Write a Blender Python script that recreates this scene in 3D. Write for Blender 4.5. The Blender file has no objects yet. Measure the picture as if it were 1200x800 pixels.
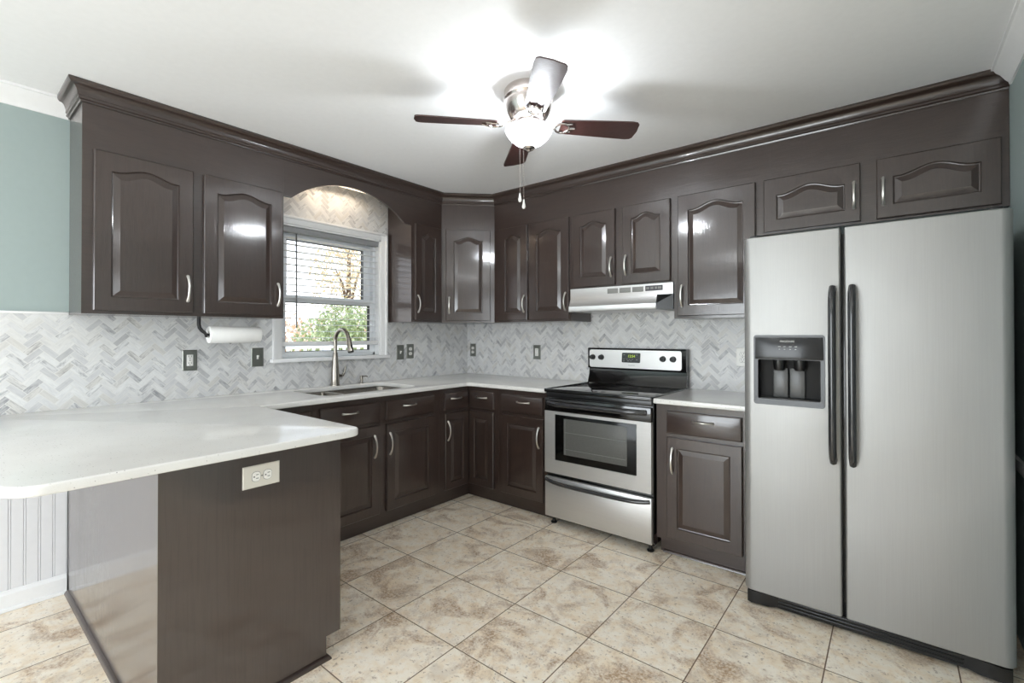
import bpy, bmesh, math, random
from mathutils import Vector, Matrix
from mathutils.geometry import tessellate_polygon
random.seed(7)
SC = bpy.context.scene
COL = SC.collection

# ------------------------------------------------------------------ camera
CAM_POS = (3.2251, -3.3025, 1.2838)
CAM_YAW, CAM_PITCH, CAM_ROLL = math.radians(-38.911), math.radians(0.3907), math.radians(-0.0644)
FOC = 552.57            # pixels of a 1200 px wide frame
cam = bpy.data.cameras.new('camera')
cam.sensor_width = 36
cam.lens = FOC * 36 / 1200
cam.shift_y = -11.6 / 1200
cam.clip_start = 0.02
camo = bpy.data.objects.new('camera', cam)
COL.objects.link(camo)
_f = Vector((math.sin(CAM_YAW) * math.cos(CAM_PITCH), math.cos(CAM_YAW) * math.cos(CAM_PITCH), math.sin(CAM_PITCH)))
_r = Vector((math.cos(CAM_YAW), -math.sin(CAM_YAW), 0))
_u = _r.cross(_f)
_r = _r * math.cos(CAM_ROLL) + _u * math.sin(CAM_ROLL)
_u = _r.cross(_f)
camo.matrix_world = Matrix(((_r.x, _u.x, -_f.x, CAM_POS[0]), (_r.y, _u.y, -_f.y, CAM_POS[1]),
                            (_r.z, _u.z, -_f.z, CAM_POS[2]), (0, 0, 0, 1)))
SC.camera = camo
vs = SC.view_settings
vs.view_transform = 'Standard'
vs.look = 'None'
vs.exposure = 0.4
vs.gamma = 1
vs.use_curve_mapping = False

# ------------------------------------------------------------------ sky, sun, fill and lamps
world = bpy.data.worlds.new('sky')
SC.world = world
world.use_nodes = True
wn = world.node_tree.nodes
wl = world.node_tree.links
wn.clear()
wo = wn.new('ShaderNodeOutputWorld')
wb = wn.new('ShaderNodeBackground')
wt = wn.new('ShaderNodeTexCoord')
ws = wn.new('ShaderNodeSeparateXYZ')
wr = wn.new('ShaderNodeValToRGB')
wr.color_ramp.elements[0].position = 0.0
wr.color_ramp.elements[0].color = (0.95, 0.95, 0.95, 1)
wr.color_ramp.elements[1].position = 0.6
wr.color_ramp.elements[1].color = (0.55, 0.72, 1.0, 1)
wl.new(wt.outputs['Generated'], ws.inputs[0])
wl.new(ws.outputs['Z'], wr.inputs[0])
wl.new(wr.outputs[0], wb.inputs['Color'])
wl.new(wb.outputs[0], wo.inputs[0])
wb.inputs['Strength'].default_value = 2.0


def light(name, kind, loc, energy, color=(1, 1, 1), size=None, size_y=None, target=None, radius=None):
    L = bpy.data.lights.new(name, kind)
    L.energy = energy
    L.color = color
    if kind == 'AREA':
        L.shape = 'RECTANGLE'
        L.size = size
        L.size_y = size_y
    if radius is not None:
        L.shadow_soft_size = radius
    o = bpy.data.objects.new(name, L)
    COL.objects.link(o)
    o.location = loc
    if target is not None:
        o.rotation_euler = (Vector(target) - Vector(loc)).to_track_quat('-Z', 'Y').to_euler()
    return o


sun = light('sun', 'SUN', (0, 4, 8), 4.5, (1, 0.95, 0.86), target=(0, 0.55, 4))
sun.data.angle = 0.01
# fill lights added at the unseen door and window behind the camera
light('patio_side_fill', 'AREA', (1.6, -6.50, 1.10), 76, (0.87, 0.95, 1.0), 2.2, 1.8, (1.6, -3.0, 0.75))
light('dining_side_fill', 'AREA', (6.40, -4.3, 1.45), 30, (0.86, 0.945, 1.0), 2.6, 1.5, (3.0, -3.6, 1.9))
# overhead fill added out of view on the dining side, without fixtures
light('overhead_fill', 'AREA', (1.5, -4.9, 2.44), 8, (0.95, 0.98, 1.0), 0.5, 0.5, (1.5, -4.9, 0))
light('overhead_fill', 'AREA', (4.4, -4.2, 2.44), 8, (0.95, 0.98, 1.0), 0.5, 0.5, (4.4, -4.2, 0))
# the small fluorescent strip behind the arched valance over the sink
light('valance_strip_glow', 'AREA', (0.11, -1.43, 2.352), 0.9, (1, 0.80, 0.58), 0.02, 0.46, (0.11, -1.43, 0))
# the bulbs inside the glass bowl of the fan
FAN_X, FAN_Y = 1.872, -1.497
light('fan_bulb_glow', 'POINT', (FAN_X, FAN_Y, 2.215), 15.5, (0.90, 0.96, 1.0), radius=0.025)


# ------------------------------------------------------------------ materials
def lin(r, g, b):
    def c(v):
        v /= 255.0
        return v / 12.92 if v <= 0.04045 else ((v + 0.055) / 1.055) ** 2.4
    return (c(r), c(g), c(b), 1)


class NT:
    """tiny helper around a node tree"""
    def __init__(self, name):
        self.mat = bpy.data.materials.new(name)
        self.mat.use_nodes = True
        self.t = self.mat.node_tree
        self.n = self.t.nodes
        self.bsdf = self.n['Principled BSDF']
        self.out = self.n['Material Output']

    def node(self, typ, **kw):
        nd = self.n.new(typ)
        for k, v in kw.items():
            setattr(nd, k, v)
        return nd

    def put(self, sock, v):
        if isinstance(v, bpy.types.NodeSocket):
            self.t.links.new(v, sock)
        else:
            sock.default_value = v

    def m(self, op, a, b=None, c=None):
        nd = self.node('ShaderNodeMath', operation=op)
        self.put(nd.inputs[0], a)
        if b is not None:
            self.put(nd.inputs[1], b)
        if c is not None:
            self.put(nd.inputs[2], c)
        return nd.outputs[0]

    def coords(self):
        tc = self.node('ShaderNodeTexCoord')
        sp = self.node('ShaderNodeSeparateXYZ')
        # world position: every object carries its own origin
        ge = self.node('ShaderNodeNewGeometry')
        self.t.links.new(ge.outputs['Position'], sp.inputs[0])
        return ge.outputs['Position'], sp.outputs

    def obj(self):
        return self.node('ShaderNodeTexCoord').outputs['Object']

    def xyz(self, x=0.0, y=0.0, z=0.0):
        nd = self.node('ShaderNodeCombineXYZ')
        for i, v in enumerate((x, y, z)):
            self.put(nd.inputs[i], v)
        return nd.outputs[0]

    def scale(self, vec, s):
        nd = self.node('ShaderNodeMapping')
        self.put(nd.inputs[0], vec)
        nd.inputs['Scale'].default_value = s
        return nd.outputs[0]

    def noise(self, vec, scale, detail=4.0, rough=0.5, dist=0.0):
        nd = self.node('ShaderNodeTexNoise')
        self.put(nd.inputs['Vector'], vec)
        nd.inputs['Scale'].default_value = scale
        nd.inputs['Detail'].default_value = detail
        nd.inputs['Roughness'].default_value = rough
        nd.inputs['Distortion'].default_value = dist
        return nd.outputs[0]

    def ramp(self, fac, stops):
        nd = self.node('ShaderNodeValToRGB')
        e = nd.color_ramp.elements
        while len(e) < len(stops):
            e.new(0.5)
        for el, (p, c) in zip(e, stops):
            el.position = p
            el.color = c
        self.put(nd.inputs[0], fac)
        return nd.outputs[0]

    def mix(self, fac, a, b, blend='MIX'):
        nd = self.node('ShaderNodeMix', data_type='RGBA', blend_type=blend)
        self.put(nd.inputs[0], fac)
        self.put(nd.inputs[6], a)
        self.put(nd.inputs[7], b)
        return nd.outputs[2]

    def vadd(self, a, b):
        nd = self.node('ShaderNodeVectorMath', operation='ADD')
        self.put(nd.inputs[0], a)
        self.put(nd.inputs[1], b)
        return nd.outputs[0]

    def bump(self, h, strength=0.3, dist=0.002):
        nd = self.node('ShaderNodeBump')
        nd.inputs['Strength'].default_value = strength
        nd.inputs['Distance'].default_value = dist
        self.put(nd.inputs['Height'], h)
        self.t.links.new(nd.outputs[0], self.bsdf.inputs['Normal'])

    def set(self, **kw):
        for k, v in kw.items():
            self.put(self.bsdf.inputs[k.replace('_', ' ')], v)
        return self


M = {}


def plain(name, rgb, rough=0.5, metal=0.0, **kw):
    t = NT(name)
    p, s = t.coords()
    n = t.noise(p, 35, 3)
    a = lin(*rgb)
    b = tuple(min(1, v * 1.06) for v in a[:3]) + (1,)
    t.set(Base_Color=t.mix(n, a, b), Roughness=rough, Metallic=metal, **kw)
    M[name] = t.mat
    return t


def wood(name, stretch, rgb=(53, 40, 35)):
    """dark brown paint over open oak grain; stretch squeezes the noise across the grain"""
    t = NT(name)
    p, s = t.coords()
    v = t.scale(p, stretch)
    g = t.noise(v, 5.0, 5, 0.62, 0.6)
    fine = t.noise(v, 16.0, 3, 0.6)
    broad = t.noise(p, 6, 2)
    a = lin(*rgb)
    hi = tuple(x * 1.22 for x in a[:3]) + (1,)
    c = t.mix(broad, a, hi)
    lines = t.ramp(g, [(0.40, (0.86, 0.86, 0.86, 1)), (0.52, (1, 1, 1, 1))])
    c = t.mix(1.0, c, lines, 'MULTIPLY')
    t.set(Base_Color=c, Roughness=0.38, Specular_IOR_Level=0.4, Coat_Weight=0.75, Coat_Roughness=0.10, Coat_IOR=1.65)
    h = t.m('ADD', g, t.m('MULTIPLY', fine, 0.6))
    h = t.m('ADD', h, t.m('MULTIPLY', t.noise(p, 14, 2), 0.8))
    t.bump(h, 0.42, 0.0018)
    # the clear coat follows the same grain
    cb = t.node('ShaderNodeBump')
    cb.inputs['Strength'].default_value = 0.16
    cb.inputs['Distance'].default_value = 0.0018
    t.put(cb.inputs['Height'], h)
    t.t.links.new(cb.outputs[0], t.bsdf.inputs['Coat Normal'])
    M[name] = t.mat


wood('wood_upright', (17, 17, 1.4))
wood('wood_along_y', (17, 1.4, 17))
wood('wood_along_x', (1.4, 17, 17))
# flat veneer of the peninsula: smoother, shinier
wood('wood_veneer', (22, 22, 0.8), (58, 47, 43))
for n in M['wood_veneer'].node_tree.nodes:
    if n.type == 'BUMP':
        n.inputs['Strength'].default_value = 0.10
bs = M['wood_veneer'].node_tree.nodes['Principled BSDF']
bs.inputs['Coat Weight'].default_value = 0.9
bs.inputs['Coat Roughness'].default_value = 0.05

plain('ceiling_paint', (243, 243, 244), 0.7)
plain('teal_paint', (160, 174, 172), 0.45)
plain('white_trim', (236, 236, 236), 0.35)
plain('white_wall', (224, 224, 222), 0.6)
plain('beadboard_paint', (228, 228, 230), 0.4)
plain('dark_plastic', (20, 20, 21), 0.3)
plain('black_gloss', (9, 9, 10), 0.10, Coat_Weight=0.6, Coat_Roughness=0.04)
plain('black_glass', (8, 8, 8), 0.12, Specular_IOR_Level=0.22)
plain('black_handle', (44, 44, 46), 0.16, Coat_Weight=0.5, Coat_Roughness=0.05)
plain('grey_plastic', (62, 62, 62), 0.22, Coat_Weight=0.5, Coat_Roughness=0.08)
plain('dispenser_grey', (34, 34, 35), 0.16, Specular_IOR_Level=0.35)
plain('light_grey_plastic', (120, 120, 120), 0.3)
plain('button_grey', (128, 128, 124), 0.5)
plain('button_mid', (84, 84, 84), 0.3)
plain('label_dark', (72, 70, 76), 0.5)
plain('white_plastic', (238, 237, 232), 0.35)
plain('ivory_plastic', (214, 210, 200), 0.4)
plain('slot_black', (15, 14, 14), 0.7)
plain('paper', (244, 243, 240), 0.9)
plain('iron_black', (24, 22, 22), 0.5)
plain('satin_nickel', (228, 225, 220), 0.30, 1.0)
plain('brushed_nickel_fan', (196, 188, 184), 0.2, 1.0)
plain('faucet_nickel', (150, 144, 136), 0.25, 1.0)
plain('plate_nickel', (128, 130, 124), 0.38, 0.85)
plain('sink_steel', (150, 145, 138), 0.26, 1.0)
plain('vinyl', (232, 234, 236), 0.35)
plain('blind_slat', (228, 228, 228), 0.5)
plain('headrail_shaded', (150, 151, 153), 0.5)  # white rail darkened: the shade under the casing is put into its colour
plain('gasket', (38, 38, 40), 0.6)
plain('wand_dark', (70, 70, 72), 0.3)
plain('fence_white', (240, 240, 240), 0.6)
plain('bark', (104, 84, 70), 0.9)
plain('house_siding', (190, 150, 132), 0.8)
plain('clear_text', (215, 215, 212), 0.4)


def steel(name, axis, rgb=(196, 195, 192), rough=0.30, wave=0.0):
    t = NT(name)
    p, s = t.coords()
    sc = {'x': (1.2, 90, 90), 'z': (90, 90, 1.2), 'y': (90, 1.2, 90)}[axis]
    g = t.noise(t.scale(p, sc), 4.0, 3, 0.6)
    a = lin(*rgb)
    b = tuple(x * 0.86 for x in a[:3]) + (1,)
    t.set(Base_Color=t.mix(g, b, a), Metallic=1.0,
          Roughness=t.m('MULTIPLY_ADD', g, 0.10, rough - 0.05))
    t.set(Anisotropic=0.55)
    if wave:
        h = t.m('ADD', t.m('MULTIPLY', t.noise(t.scale(p, (1.0, 1.0, 0.8)), 2.4, 1), 1.0), t.m('MULTIPLY', g, 0.004))
        t.bump(h, 0.5, wave)
    M[name] = t.mat


steel('steel_fridge', 'z', (164, 163, 161), 0.42, 0.014)
_fb = M['steel_fridge'].node_tree.nodes['Principled BSDF']
_fb.inputs['Metallic'].default_value = 0.62
_fb.inputs['Anisotropic'].default_value = 0.0
steel('steel_range', 'x', (214, 213, 211), 0.38)
M['steel_range'].node_tree.nodes['Principled BSDF'].inputs['Metallic'].default_value = 0.8
steel('steel_hood', 'x', (226, 225, 224), 0.32)


def herringbone(name, horiz):
    """1 x 3 inch marble herringbone, laid at 45 degrees, on the wall plane (horiz, z)"""
    t = NT(name)
    p, s = t.coords()
    U = 0.0262
    N = 3
    h, z = s[horiz], s['Z']
    a = t.m('DIVIDE', t.m('ADD', h, z), U * math.sqrt(2))
    b = t.m('DIVIDE', t.m('SUBTRACT', z, h), U * math.sqrt(2))
    a = t.m('ADD', a, 400.0)
    b = t.m('ADD', b, 400.0)
    i, j = t.m('FLOOR', a), t.m('FLOOR', b)
    fx, fy = t.m('SUBTRACT', a, i), t.m('SUBTRACT', b, j)
    d = t.m('FLOORED_MODULO', t.m('SUBTRACT', i, j), 2 * N)
    hor = t.m('LESS_THAN', d, N - 0.5)
    e = t.m('SUBTRACT', 2 * N - 1, d)
    nh = t.m('SUBTRACT', 1.0, hor)

    def sel(x, y):
        return t.m('ADD', t.m('MULTIPLY', hor, x), t.m('MULTIPLY', nh, y))
    ida = sel(t.m('SUBTRACT', i, d), i)
    idb = sel(j, t.m('SUBTRACT', j, e))
    lu = sel(t.m('ADD', d, fx), t.m('ADD', e, fy))
    lv = sel(fy, fx)
    eu = t.m('MINIMUM', lu, t.m('SUBTRACT', N, lu))
    ev = t.m('MINIMUM', lv, t.m('SUBTRACT', 1.0, lv))
    edge = t.m('MINIMUM', eu, ev)
    wnz = t.node('ShaderNodeTexWhiteNoise', noise_dimensions='3D')
    t.put(wnz.inputs['Vector'], t.xyz(ida, idb, t.m('MULTIPLY', hor, 7.0)))
    rnd = wnz.outputs['Value']
    vec = t.vadd(p, t.xyz(t.m('MULTIPLY', rnd, 9.0), t.m('MULTIPLY', rnd, 5.0), rnd))
    veins = t.noise(t.xyz(t.m('MULTIPLY_ADD', rnd, 57.0, t.m('MULTIPLY', lu, 0.35)), t.m('MULTIPLY_ADD', rnd, 31.0, t.m('MULTIPLY', lv, 1.5)), rnd), 1.6, 5, 0.65, 0.5)
    tone = t.ramp(rnd, [(0.0, lin(186, 186, 187)), (0.10, lin(202, 202, 203)), (0.34, lin(218, 218, 218)),
                        (0.72, lin(228, 228, 227)), (0.96, lin(214, 212, 208))])
    vcol = t.ramp(veins, [(0.34, (0.42, 0.43, 0.45, 1)), (0.46, (0.74, 0.74, 0.75, 1)), (0.58, (1, 1, 1, 1))])
    # a few tiles carry strong grey veining, most of them hardly any
    strong = t.m('GREATER_THAN', wnz.outputs['Color'], 0.62)
    vmix = t.m('MULTIPLY_ADD', strong, 0.6, 0.22)
    c = t.mix(vmix, tone, t.mix(1.0, tone, vcol, 'MULTIPLY'))
    joint = t.m('LESS_THAN', edge, 0.05)
    c = t.mix(joint, c, lin(222, 221, 218))
    t.set(Base_Color=c, Roughness=t.m('MULTIPLY_ADD', joint, 0.4, 0.30))
    t.bump(t.m('MINIMUM', t.m('MULTIPLY', edge, 12.0), 1.0), 0.25, 0.001)
    M[name] = t.mat


herringbone('marble_window_wall', 'Y')
herringbone('marble_range_wall', 'X')


def floor_mat():
    t = NT('floor_tile')
    p, s = t.coords()
    T = 0.40
    a = t.m('ADD', t.m('DIVIDE', t.m('SUBTRACT', s['X'], 1.815), T), 40.0)
    b = t.m('ADD', t.m('DIVIDE', t.m('SUBTRACT', s['Y'], -1.936), T), 40.0)
    i, j = t.m('FLOOR', a), t.m('FLOOR', b)
    fx, fy = t.m('SUBTRACT', a, i), t.m('SUBTRACT', b, j)
    ex = t.m('MINIMUM', fx, t.m('SUBTRACT', 1.0, fx))
    ey = t.m('MINIMUM', fy, t.m('SUBTRACT', 1.0, fy))
    edge = t.m('MINIMUM', ex, ey)
    wnz = t.node('ShaderNodeTexWhiteNoise', noise_dimensions='3D')
    t.put(wnz.inputs['Vector'], t.xyz(i, j, 3.0))
    rnd = wnz.outputs['Value']
    off = t.xyz(t.m('MULTIPLY', rnd, 31.0), t.m('MULTIPLY', rnd, 17.0), t.m('MULTIPLY', rnd, 5.0))
    v = t.vadd(p, off)
    big = t.noise(v, 5.0, 6, 0.62, 0.8)
    mid = t.noise(v, 17.0, 5, 0.65, 0.4)
    small = t.noise(v, 60.0, 4, 0.7)
    c = t.ramp(mid, [(0.26, lin(226, 204, 174)), (0.40, lin(248, 231, 206)), (0.58, lin(254, 244, 228))])
    blot = t.m('ADD', t.m('MULTIPLY', big, 0.7), t.m('ADD', t.m('MULTIPLY', small, 0.2), t.m('MULTIPLY', mid, 0.1)))
    bf = t.ramp(blot, [(0.50, (0, 0, 0, 1)), (0.595, (0.9, 0.9, 0.9, 1))])
    spk = t.ramp(t.noise(v, 95.0, 3, 0.7), [(0.36, (0.25, 0.25, 0.25, 1)), (0.60, (1, 1, 1, 1))])
    c = t.mix(t.m('MULTIPLY', bf, spk), c, t.mix(small, lin(128, 90, 58), lin(200, 162, 118)))
    gf = t.ramp(t.noise(t.vadd(v, t.xyz(7.0, 3.0, 1.0)), 9.0, 5, 0.65), [(0.54, (0, 0, 0, 1)), (0.66, (0.45, 0.45, 0.45, 1))])
    c = t.mix(gf, c, lin(212, 196, 176))
    c = t.mix(t.ramp(small, [(0.32, (0.7, 0.7, 0.7, 1)), (0.42, (0, 0, 0, 1))]), c, lin(140, 112, 88))
    joint = t.m('LESS_THAN', edge, 0.0058)
    c = t.mix(joint, c, lin(118, 96, 76))
    t.set(Base_Color=c, Roughness=t.m('MULTIPLY_ADD', mid, 0.25, t.m('MULTIPLY_ADD', joint, 0.3, 0.22)), Specular_IOR_Level=0.4)
    hh = t.m('ADD', t.m('MULTIPLY', t.m('MINIMUM', t.m('MULTIPLY', edge, 60.0), 1.0), 1.0), t.m('MULTIPLY', mid, 0.5))
    t.bump(hh, 0.25, 0.002)
    M['floor_tile'] = t.mat


floor_mat()


def quartz():
    t = NT('white_quartz')
    p, s = t.coords()
    n1 = t.noise(p, 9, 3)
    vo = t.node('ShaderNodeTexVoronoi')
    t.put(vo.inputs['Vector'], p)
    vo.inputs['Scale'].default_value = 130
    speck = t.m('LESS_THAN', vo.outputs['Distance'], t.m('MULTIPLY', t.noise(p, 60, 2), 0.34))
    few = t.m('GREATER_THAN', vo.outputs['Color'], 0.72)
    vo2 = t.node('ShaderNodeTexVoronoi')
    t.put(vo2.inputs['Vector'], p)
    vo2.inputs['Scale'].default_value = 420
    dust = t.m('LESS_THAN', vo2.outputs['Distance'], 0.22)
    c = t.mix(n1, lin(226, 224, 220), lin(238, 237, 234))
    c = t.mix(t.m('MULTIPLY', dust, 0.30), c, lin(186, 182, 176))
    c = t.mix(t.m('MULTIPLY', t.m('MULTIPLY', speck, few), 0.8), c, lin(128, 122, 116))
    t.set(Base_Color=c, Roughness=0.16, Coat_Weight=0.2, Coat_Roughness=0.05)
    M['white_quartz'] = t.mat


quartz()


def foliage(name, c1, c2, c3):
    t = NT(name)
    p, s = t.coords()
    n = t.noise(p, 22, 3)
    t.set(Base_Color=t.ramp(n, [(0.3, lin(*c1)), (0.5, lin(*c2)), (0.7, lin(*c3))]), Roughness=0.6)
    M[name] = t.mat


foliage('leaf_green', (120, 136, 92), (168, 180, 130), (214, 216, 178))
foliage('leaf_autumn', (206, 160, 130), (228, 196, 170), (238, 216, 190))
foliage('leaf_tan', (206, 180, 156), (226, 206, 178), (214, 214, 166))
foliage('lawn', (150, 148, 104), (176, 170, 128), (196, 190, 152))


def glass_mat():
    t = NT('window_glass')
    t.n.remove(t.bsdf)
    tr = t.node('ShaderNodeBsdfTransparent')
    gl = t.node('ShaderNodeBsdfGlossy')
    gl.inputs['Roughness'].default_value = 0.02
    fr = t.node('ShaderNodeFresnel')
    fr.inputs['IOR'].default_value = 1.25
    mx = t.node('ShaderNodeMixShader')
    t.t.links.new(fr.outputs[0], mx.inputs[0])
    t.t.links.new(tr.outputs[0], mx.inputs[1])
    t.t.links.new(gl.outputs[0], mx.inputs[2])
    t.t.links.new(mx.outputs[0], t.out.inputs[0])
    M['window_glass'] = t.mat


glass_mat()


def oven_glass():
    t = NT('oven_glass')
    p, s = t.coords()
    n = t.noise(p, 240, 2)
    t.set(Base_Color=t.mix(n, lin(74, 74, 72), lin(104, 104, 100)), Roughness=0.35, Specular_IOR_Level=0.25)
    M['oven_glass'] = t.mat


oven_glass()


def bowl_glass():
    t = NT('frosted_bowl')
    t.n.remove(t.bsdf)
    p, s = t.coords()
    n = t.noise(p, 12, 4, 0.6, 1.5)
    tl = t.node('ShaderNodeBsdfTranslucent')
    t.put(tl.inputs['Color'], t.mix(n, lin(246, 246, 248), lin(226, 226, 234)))
    df = t.node('ShaderNodeBsdfDiffuse')
    t.put(df.inputs['Color'], lin(240, 240, 242))
    gl = t.node('ShaderNodeBsdfGlossy')
    gl.inputs['Roughness'].default_value = 0.08
    m1 = t.node('ShaderNodeMixShader')
    m1.inputs[0].default_value = 0.30
    t.t.links.new(tl.outputs[0], m1.inputs[1])
    t.t.links.new(df.outputs[0], m1.inputs[2])
    m2 = t.node('ShaderNodeMixShader')
    m2.inputs[0].default_value = 0.05
    t.t.links.new(m1.outputs[0], m2.inputs[1])
    t.t.links.new(gl.outputs[0], m2.inputs[2])
    # thin alabaster glass: part of the lamp's light goes straight through
    tp = t.node('ShaderNodeBsdfTransparent')
    m3 = t.node('ShaderNodeMixShader')
    t.put(m3.inputs[0], t.m('MULTIPLY_ADD', n, 0.2, 0.74))
    t.t.links.new(m2.outputs[0], m3.inputs[1])
    t.t.links.new(tp.outputs[0], m3.inputs[2])
    em = t.node('ShaderNodeEmission')
    t.put(em.inputs['Color'], t.ramp(t.noise(t.scale(p, (1, 1, 2.5)), 9, 4, 0.6, 1.0), [(0.40, lin(196, 200, 220)), (0.56, lin(255, 255, 255))]))
    em.inputs['Strength'].default_value = 0.16
    ad = t.node('ShaderNodeAddShader')
    t.t.links.new(m3.outputs[0], ad.inputs[0])
    t.t.links.new(em.outputs[0], ad.inputs[1])
    t.t.links.new(ad.outputs[0], t.out.inputs[0])
    M['frosted_bowl'] = t.mat


bowl_glass()


def emis(name, rgb, strength):
    t = NT(name)
    t.set(Base_Color=(0, 0, 0, 1), Emission_Color=rgb, Emission_Strength=strength)
    M[name] = t.mat


emis('clock_digits', lin(190, 225, 60), 0.9)
emis('tube_glow', (1, 0.8, 0.58, 1), 2.0)

# blade wood: dark reddish walnut
wood('blade_wood', (9, 9, 9), (60, 34, 31))
bb = M['blade_wood'].node_tree.nodes['Principled BSDF']
bb.inputs['Coat Weight'].default_value = 0.45
bb.inputs['Coat Roughness'].default_value = 0.28


# ------------------------------------------------------------------ mesh helpers
def new_bm():
    return bmesh.new()


def box(bm, x0, x1, y0, y1, z0, z1, bev=0.0, mi=0, seg=2):
    x0, x1 = min(x0, x1), max(x0, x1)
    y0, y1 = min(y0, y1), max(y0, y1)
    z0, z1 = min(z0, z1), max(z0, z1)
    v = [bm.verts.new((x, y, z)) for x in (x0, x1) for y in (y0, y1) for z in (z0, z1)]
    fs = [(0, 1, 3, 2), (4, 6, 7, 5), (0, 4, 5, 1), (2, 3, 7, 6), (0, 2, 6, 4), (1, 5, 7, 3)]
    faces = [bm.faces.new([v[i] for i in f]) for f in fs]
    for f in faces:
        f.material_index = mi
    if bev > 0:
        es = list({e for f in faces for e in f.edges})
        r = bmesh.ops.bevel(bm, geom=es, offset=bev, segments=seg, affect='EDGES', profile=0.5)
        for f in r['faces']:
            f.material_index = mi
    return faces


class Frame:
    """local frame: u along the face, z up, n outwards"""
    def __init__(self, o, u):
        self.o = Vector(o)
        self.u = Vector(u).normalized()
        self.n = self.u.cross(Vector((0, 0, 1)))

    def p(self, u, z, n):
        return self.o + self.u * u + Vector((0, 0, z)) + self.n * n


def fbox(bm, F, u0, u1, z0, z1, n0, n1, bev=0.0, mi=0):
    v = [bm.verts.new(F.p(u, z, n)) for u in (u0, u1) for n in (n0, n1) for z in (z0, z1)]
    fs = [(0, 1, 3, 2), (4, 6, 7, 5), (0, 4, 5, 1), (2, 3, 7, 6), (0, 2, 6, 4), (1, 5, 7, 3)]
    faces = [bm.faces.new([v[i] for i in f]) for f in fs]
    for f in faces:
        f.material_index = mi
    if bev > 0:
        es = list({e for f in faces for e in f.edges})
        bmesh.ops.bevel(bm, geom=es, offset=bev, segments=2, affect='EDGES', profile=0.5)
    return faces


def prism(bm, pts, z0, z1, mi=0):
    """plan polygon extruded in z"""
    a = [bm.verts.new((x, y, z0)) for x, y in pts]
    b = [bm.verts.new((x, y, z1)) for x, y in pts]
    n = len(pts)
    fs = [bm.faces.new(a), bm.faces.new(b)]
    for i in range(n):
        fs.append(bm.faces.new((a[i], a[(i + 1) % n], b[(i + 1) % n], b[i])))
    for f in fs:
        f.material_index = mi
    return fs


def extrude_pts(bm, P, d, mi=0):
    """3D polygon P pushed along the vector d"""
    d = Vector(d)
    a = [bm.verts.new(p) for p in P]
    b = [bm.verts.new(Vector(p) + d) for p in P]
    n = len(P)
    fs = [bm.faces.new(a), bm.faces.new(b)]
    for i in range(n):
        fs.append(bm.faces.new((a[i], a[(i + 1) % n], b[(i + 1) % n], b[i])))
    for f in fs:
        f.material_index = mi
    return fs


def tube(bm, pts, rad, seg=10, caps=True, mi=0, flat=1.0):
    pts = [Vector(p) for p in pts]
    if not hasattr(rad, '__len__'):
        rad = [rad] * len(pts)
    rings = []
    up = None
    for i, p in enumerate(pts):
        t = (pts[min(i + 1, len(pts) - 1)] - pts[max(i - 1, 0)]).normalized()
        if up is None:
            ref = Vector((0, 0, 1)) if abs(t.z) < 0.9 else Vector((1, 0, 0))
            up = (ref - t * ref.dot(t)).normalized()
        else:
            up = (up - t * up.dot(t)).normalized()
        s = t.cross(up)
        rings.append([bm.verts.new(p + (up * math.cos(k * 2 * math.pi / seg) + s * flat * math.sin(k * 2 * math.pi / seg)) * rad[i])
                      for k in range(seg)])
    for a, b in zip(rings, rings[1:]):
        for k in range(seg):
            f = bm.faces.new((a[k], a[(k + 1) % seg], b[(k + 1) % seg], b[k]))
            f.material_index = mi
    if caps:
        for r in (rings[0], rings[-1]):
            f = bm.faces.new(r)
            f.material_index = mi


def lathe(bm, prof, c, seg=32, mi=0, axis='z'):
    """profile of (radius, height) turned about a vertical (or other) axis through c"""
    c = Vector(c)
    rings = []

    def pt(r, h, a):
        ca, sa = math.cos(a) * r, math.sin(a) * r
        if axis == 'z':
            return c + Vector((ca, sa, h))
        if axis == 'y':
            return c + Vector((ca, h, sa))
        return c + Vector((h, ca, sa))
    for r, h in prof:
        if r < 1e-6:
            rings.append([bm.verts.new(pt(0, h, 0))])
        else:
            rings.append([bm.verts.new(pt(r, h, k * 2 * math.pi / seg)) for k in range(seg)])
    for a, b in zip(rings, rings[1:]):
        for k in range(seg):
            k2 = (k + 1) % seg
            if len(a) == 1 and len(b) == 1:
                continue
            if len(a) == 1:
                f = bm.faces.new((a[0], b[k2], b[k]))
            elif len(b) == 1:
                f = bm.faces.new((a[k], a[k2], b[0]))
            else:
                f = bm.faces.new((a[k], a[k2], b[k2], b[k]))
            f.material_index = mi


def sweep(bm, path, prof, closed_prof=True, mi=0):
    """profile (out, z) along a plan path with mitred corners; outwards is to the right of travel"""
    n = len(path)
    dirs = [(Vector(path[i + 1]) - Vector(path[i])).normalized() for i in range(n - 1)]
    rings = []
    for i in range(n):
        if i == 0:
            nr = Vector((dirs[0].y, -dirs[0].x))
            k = 1
        elif i == n - 1:
            nr = Vector((dirs[-1].y, -dirs[-1].x))
            k = 1
        else:
            a = Vector((dirs[i - 1].y, -dirs[i - 1].x))
            b = Vector((dirs[i].y, -dirs[i].x))
            nr = (a + b).normalized()
            k = 1 / max(0.2, nr.dot(a))
        rings.append([bm.verts.new((path[i][0] + nr.x * o * k, path[i][1] + nr.y * o * k, z)) for o, z in prof])
    m = len(prof)
    for a, b in zip(rings, rings[1:]):
        for j in range(m if closed_prof else m - 1):
            f = bm.faces.new((a[j], a[(j + 1) % m], b[(j + 1) % m], b[j]))
            f.material_index = mi
    if closed_prof:
        bm.faces.new(rings[0]).material_index = mi
        bm.faces.new(rings[-1]).material_index = mi


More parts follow.
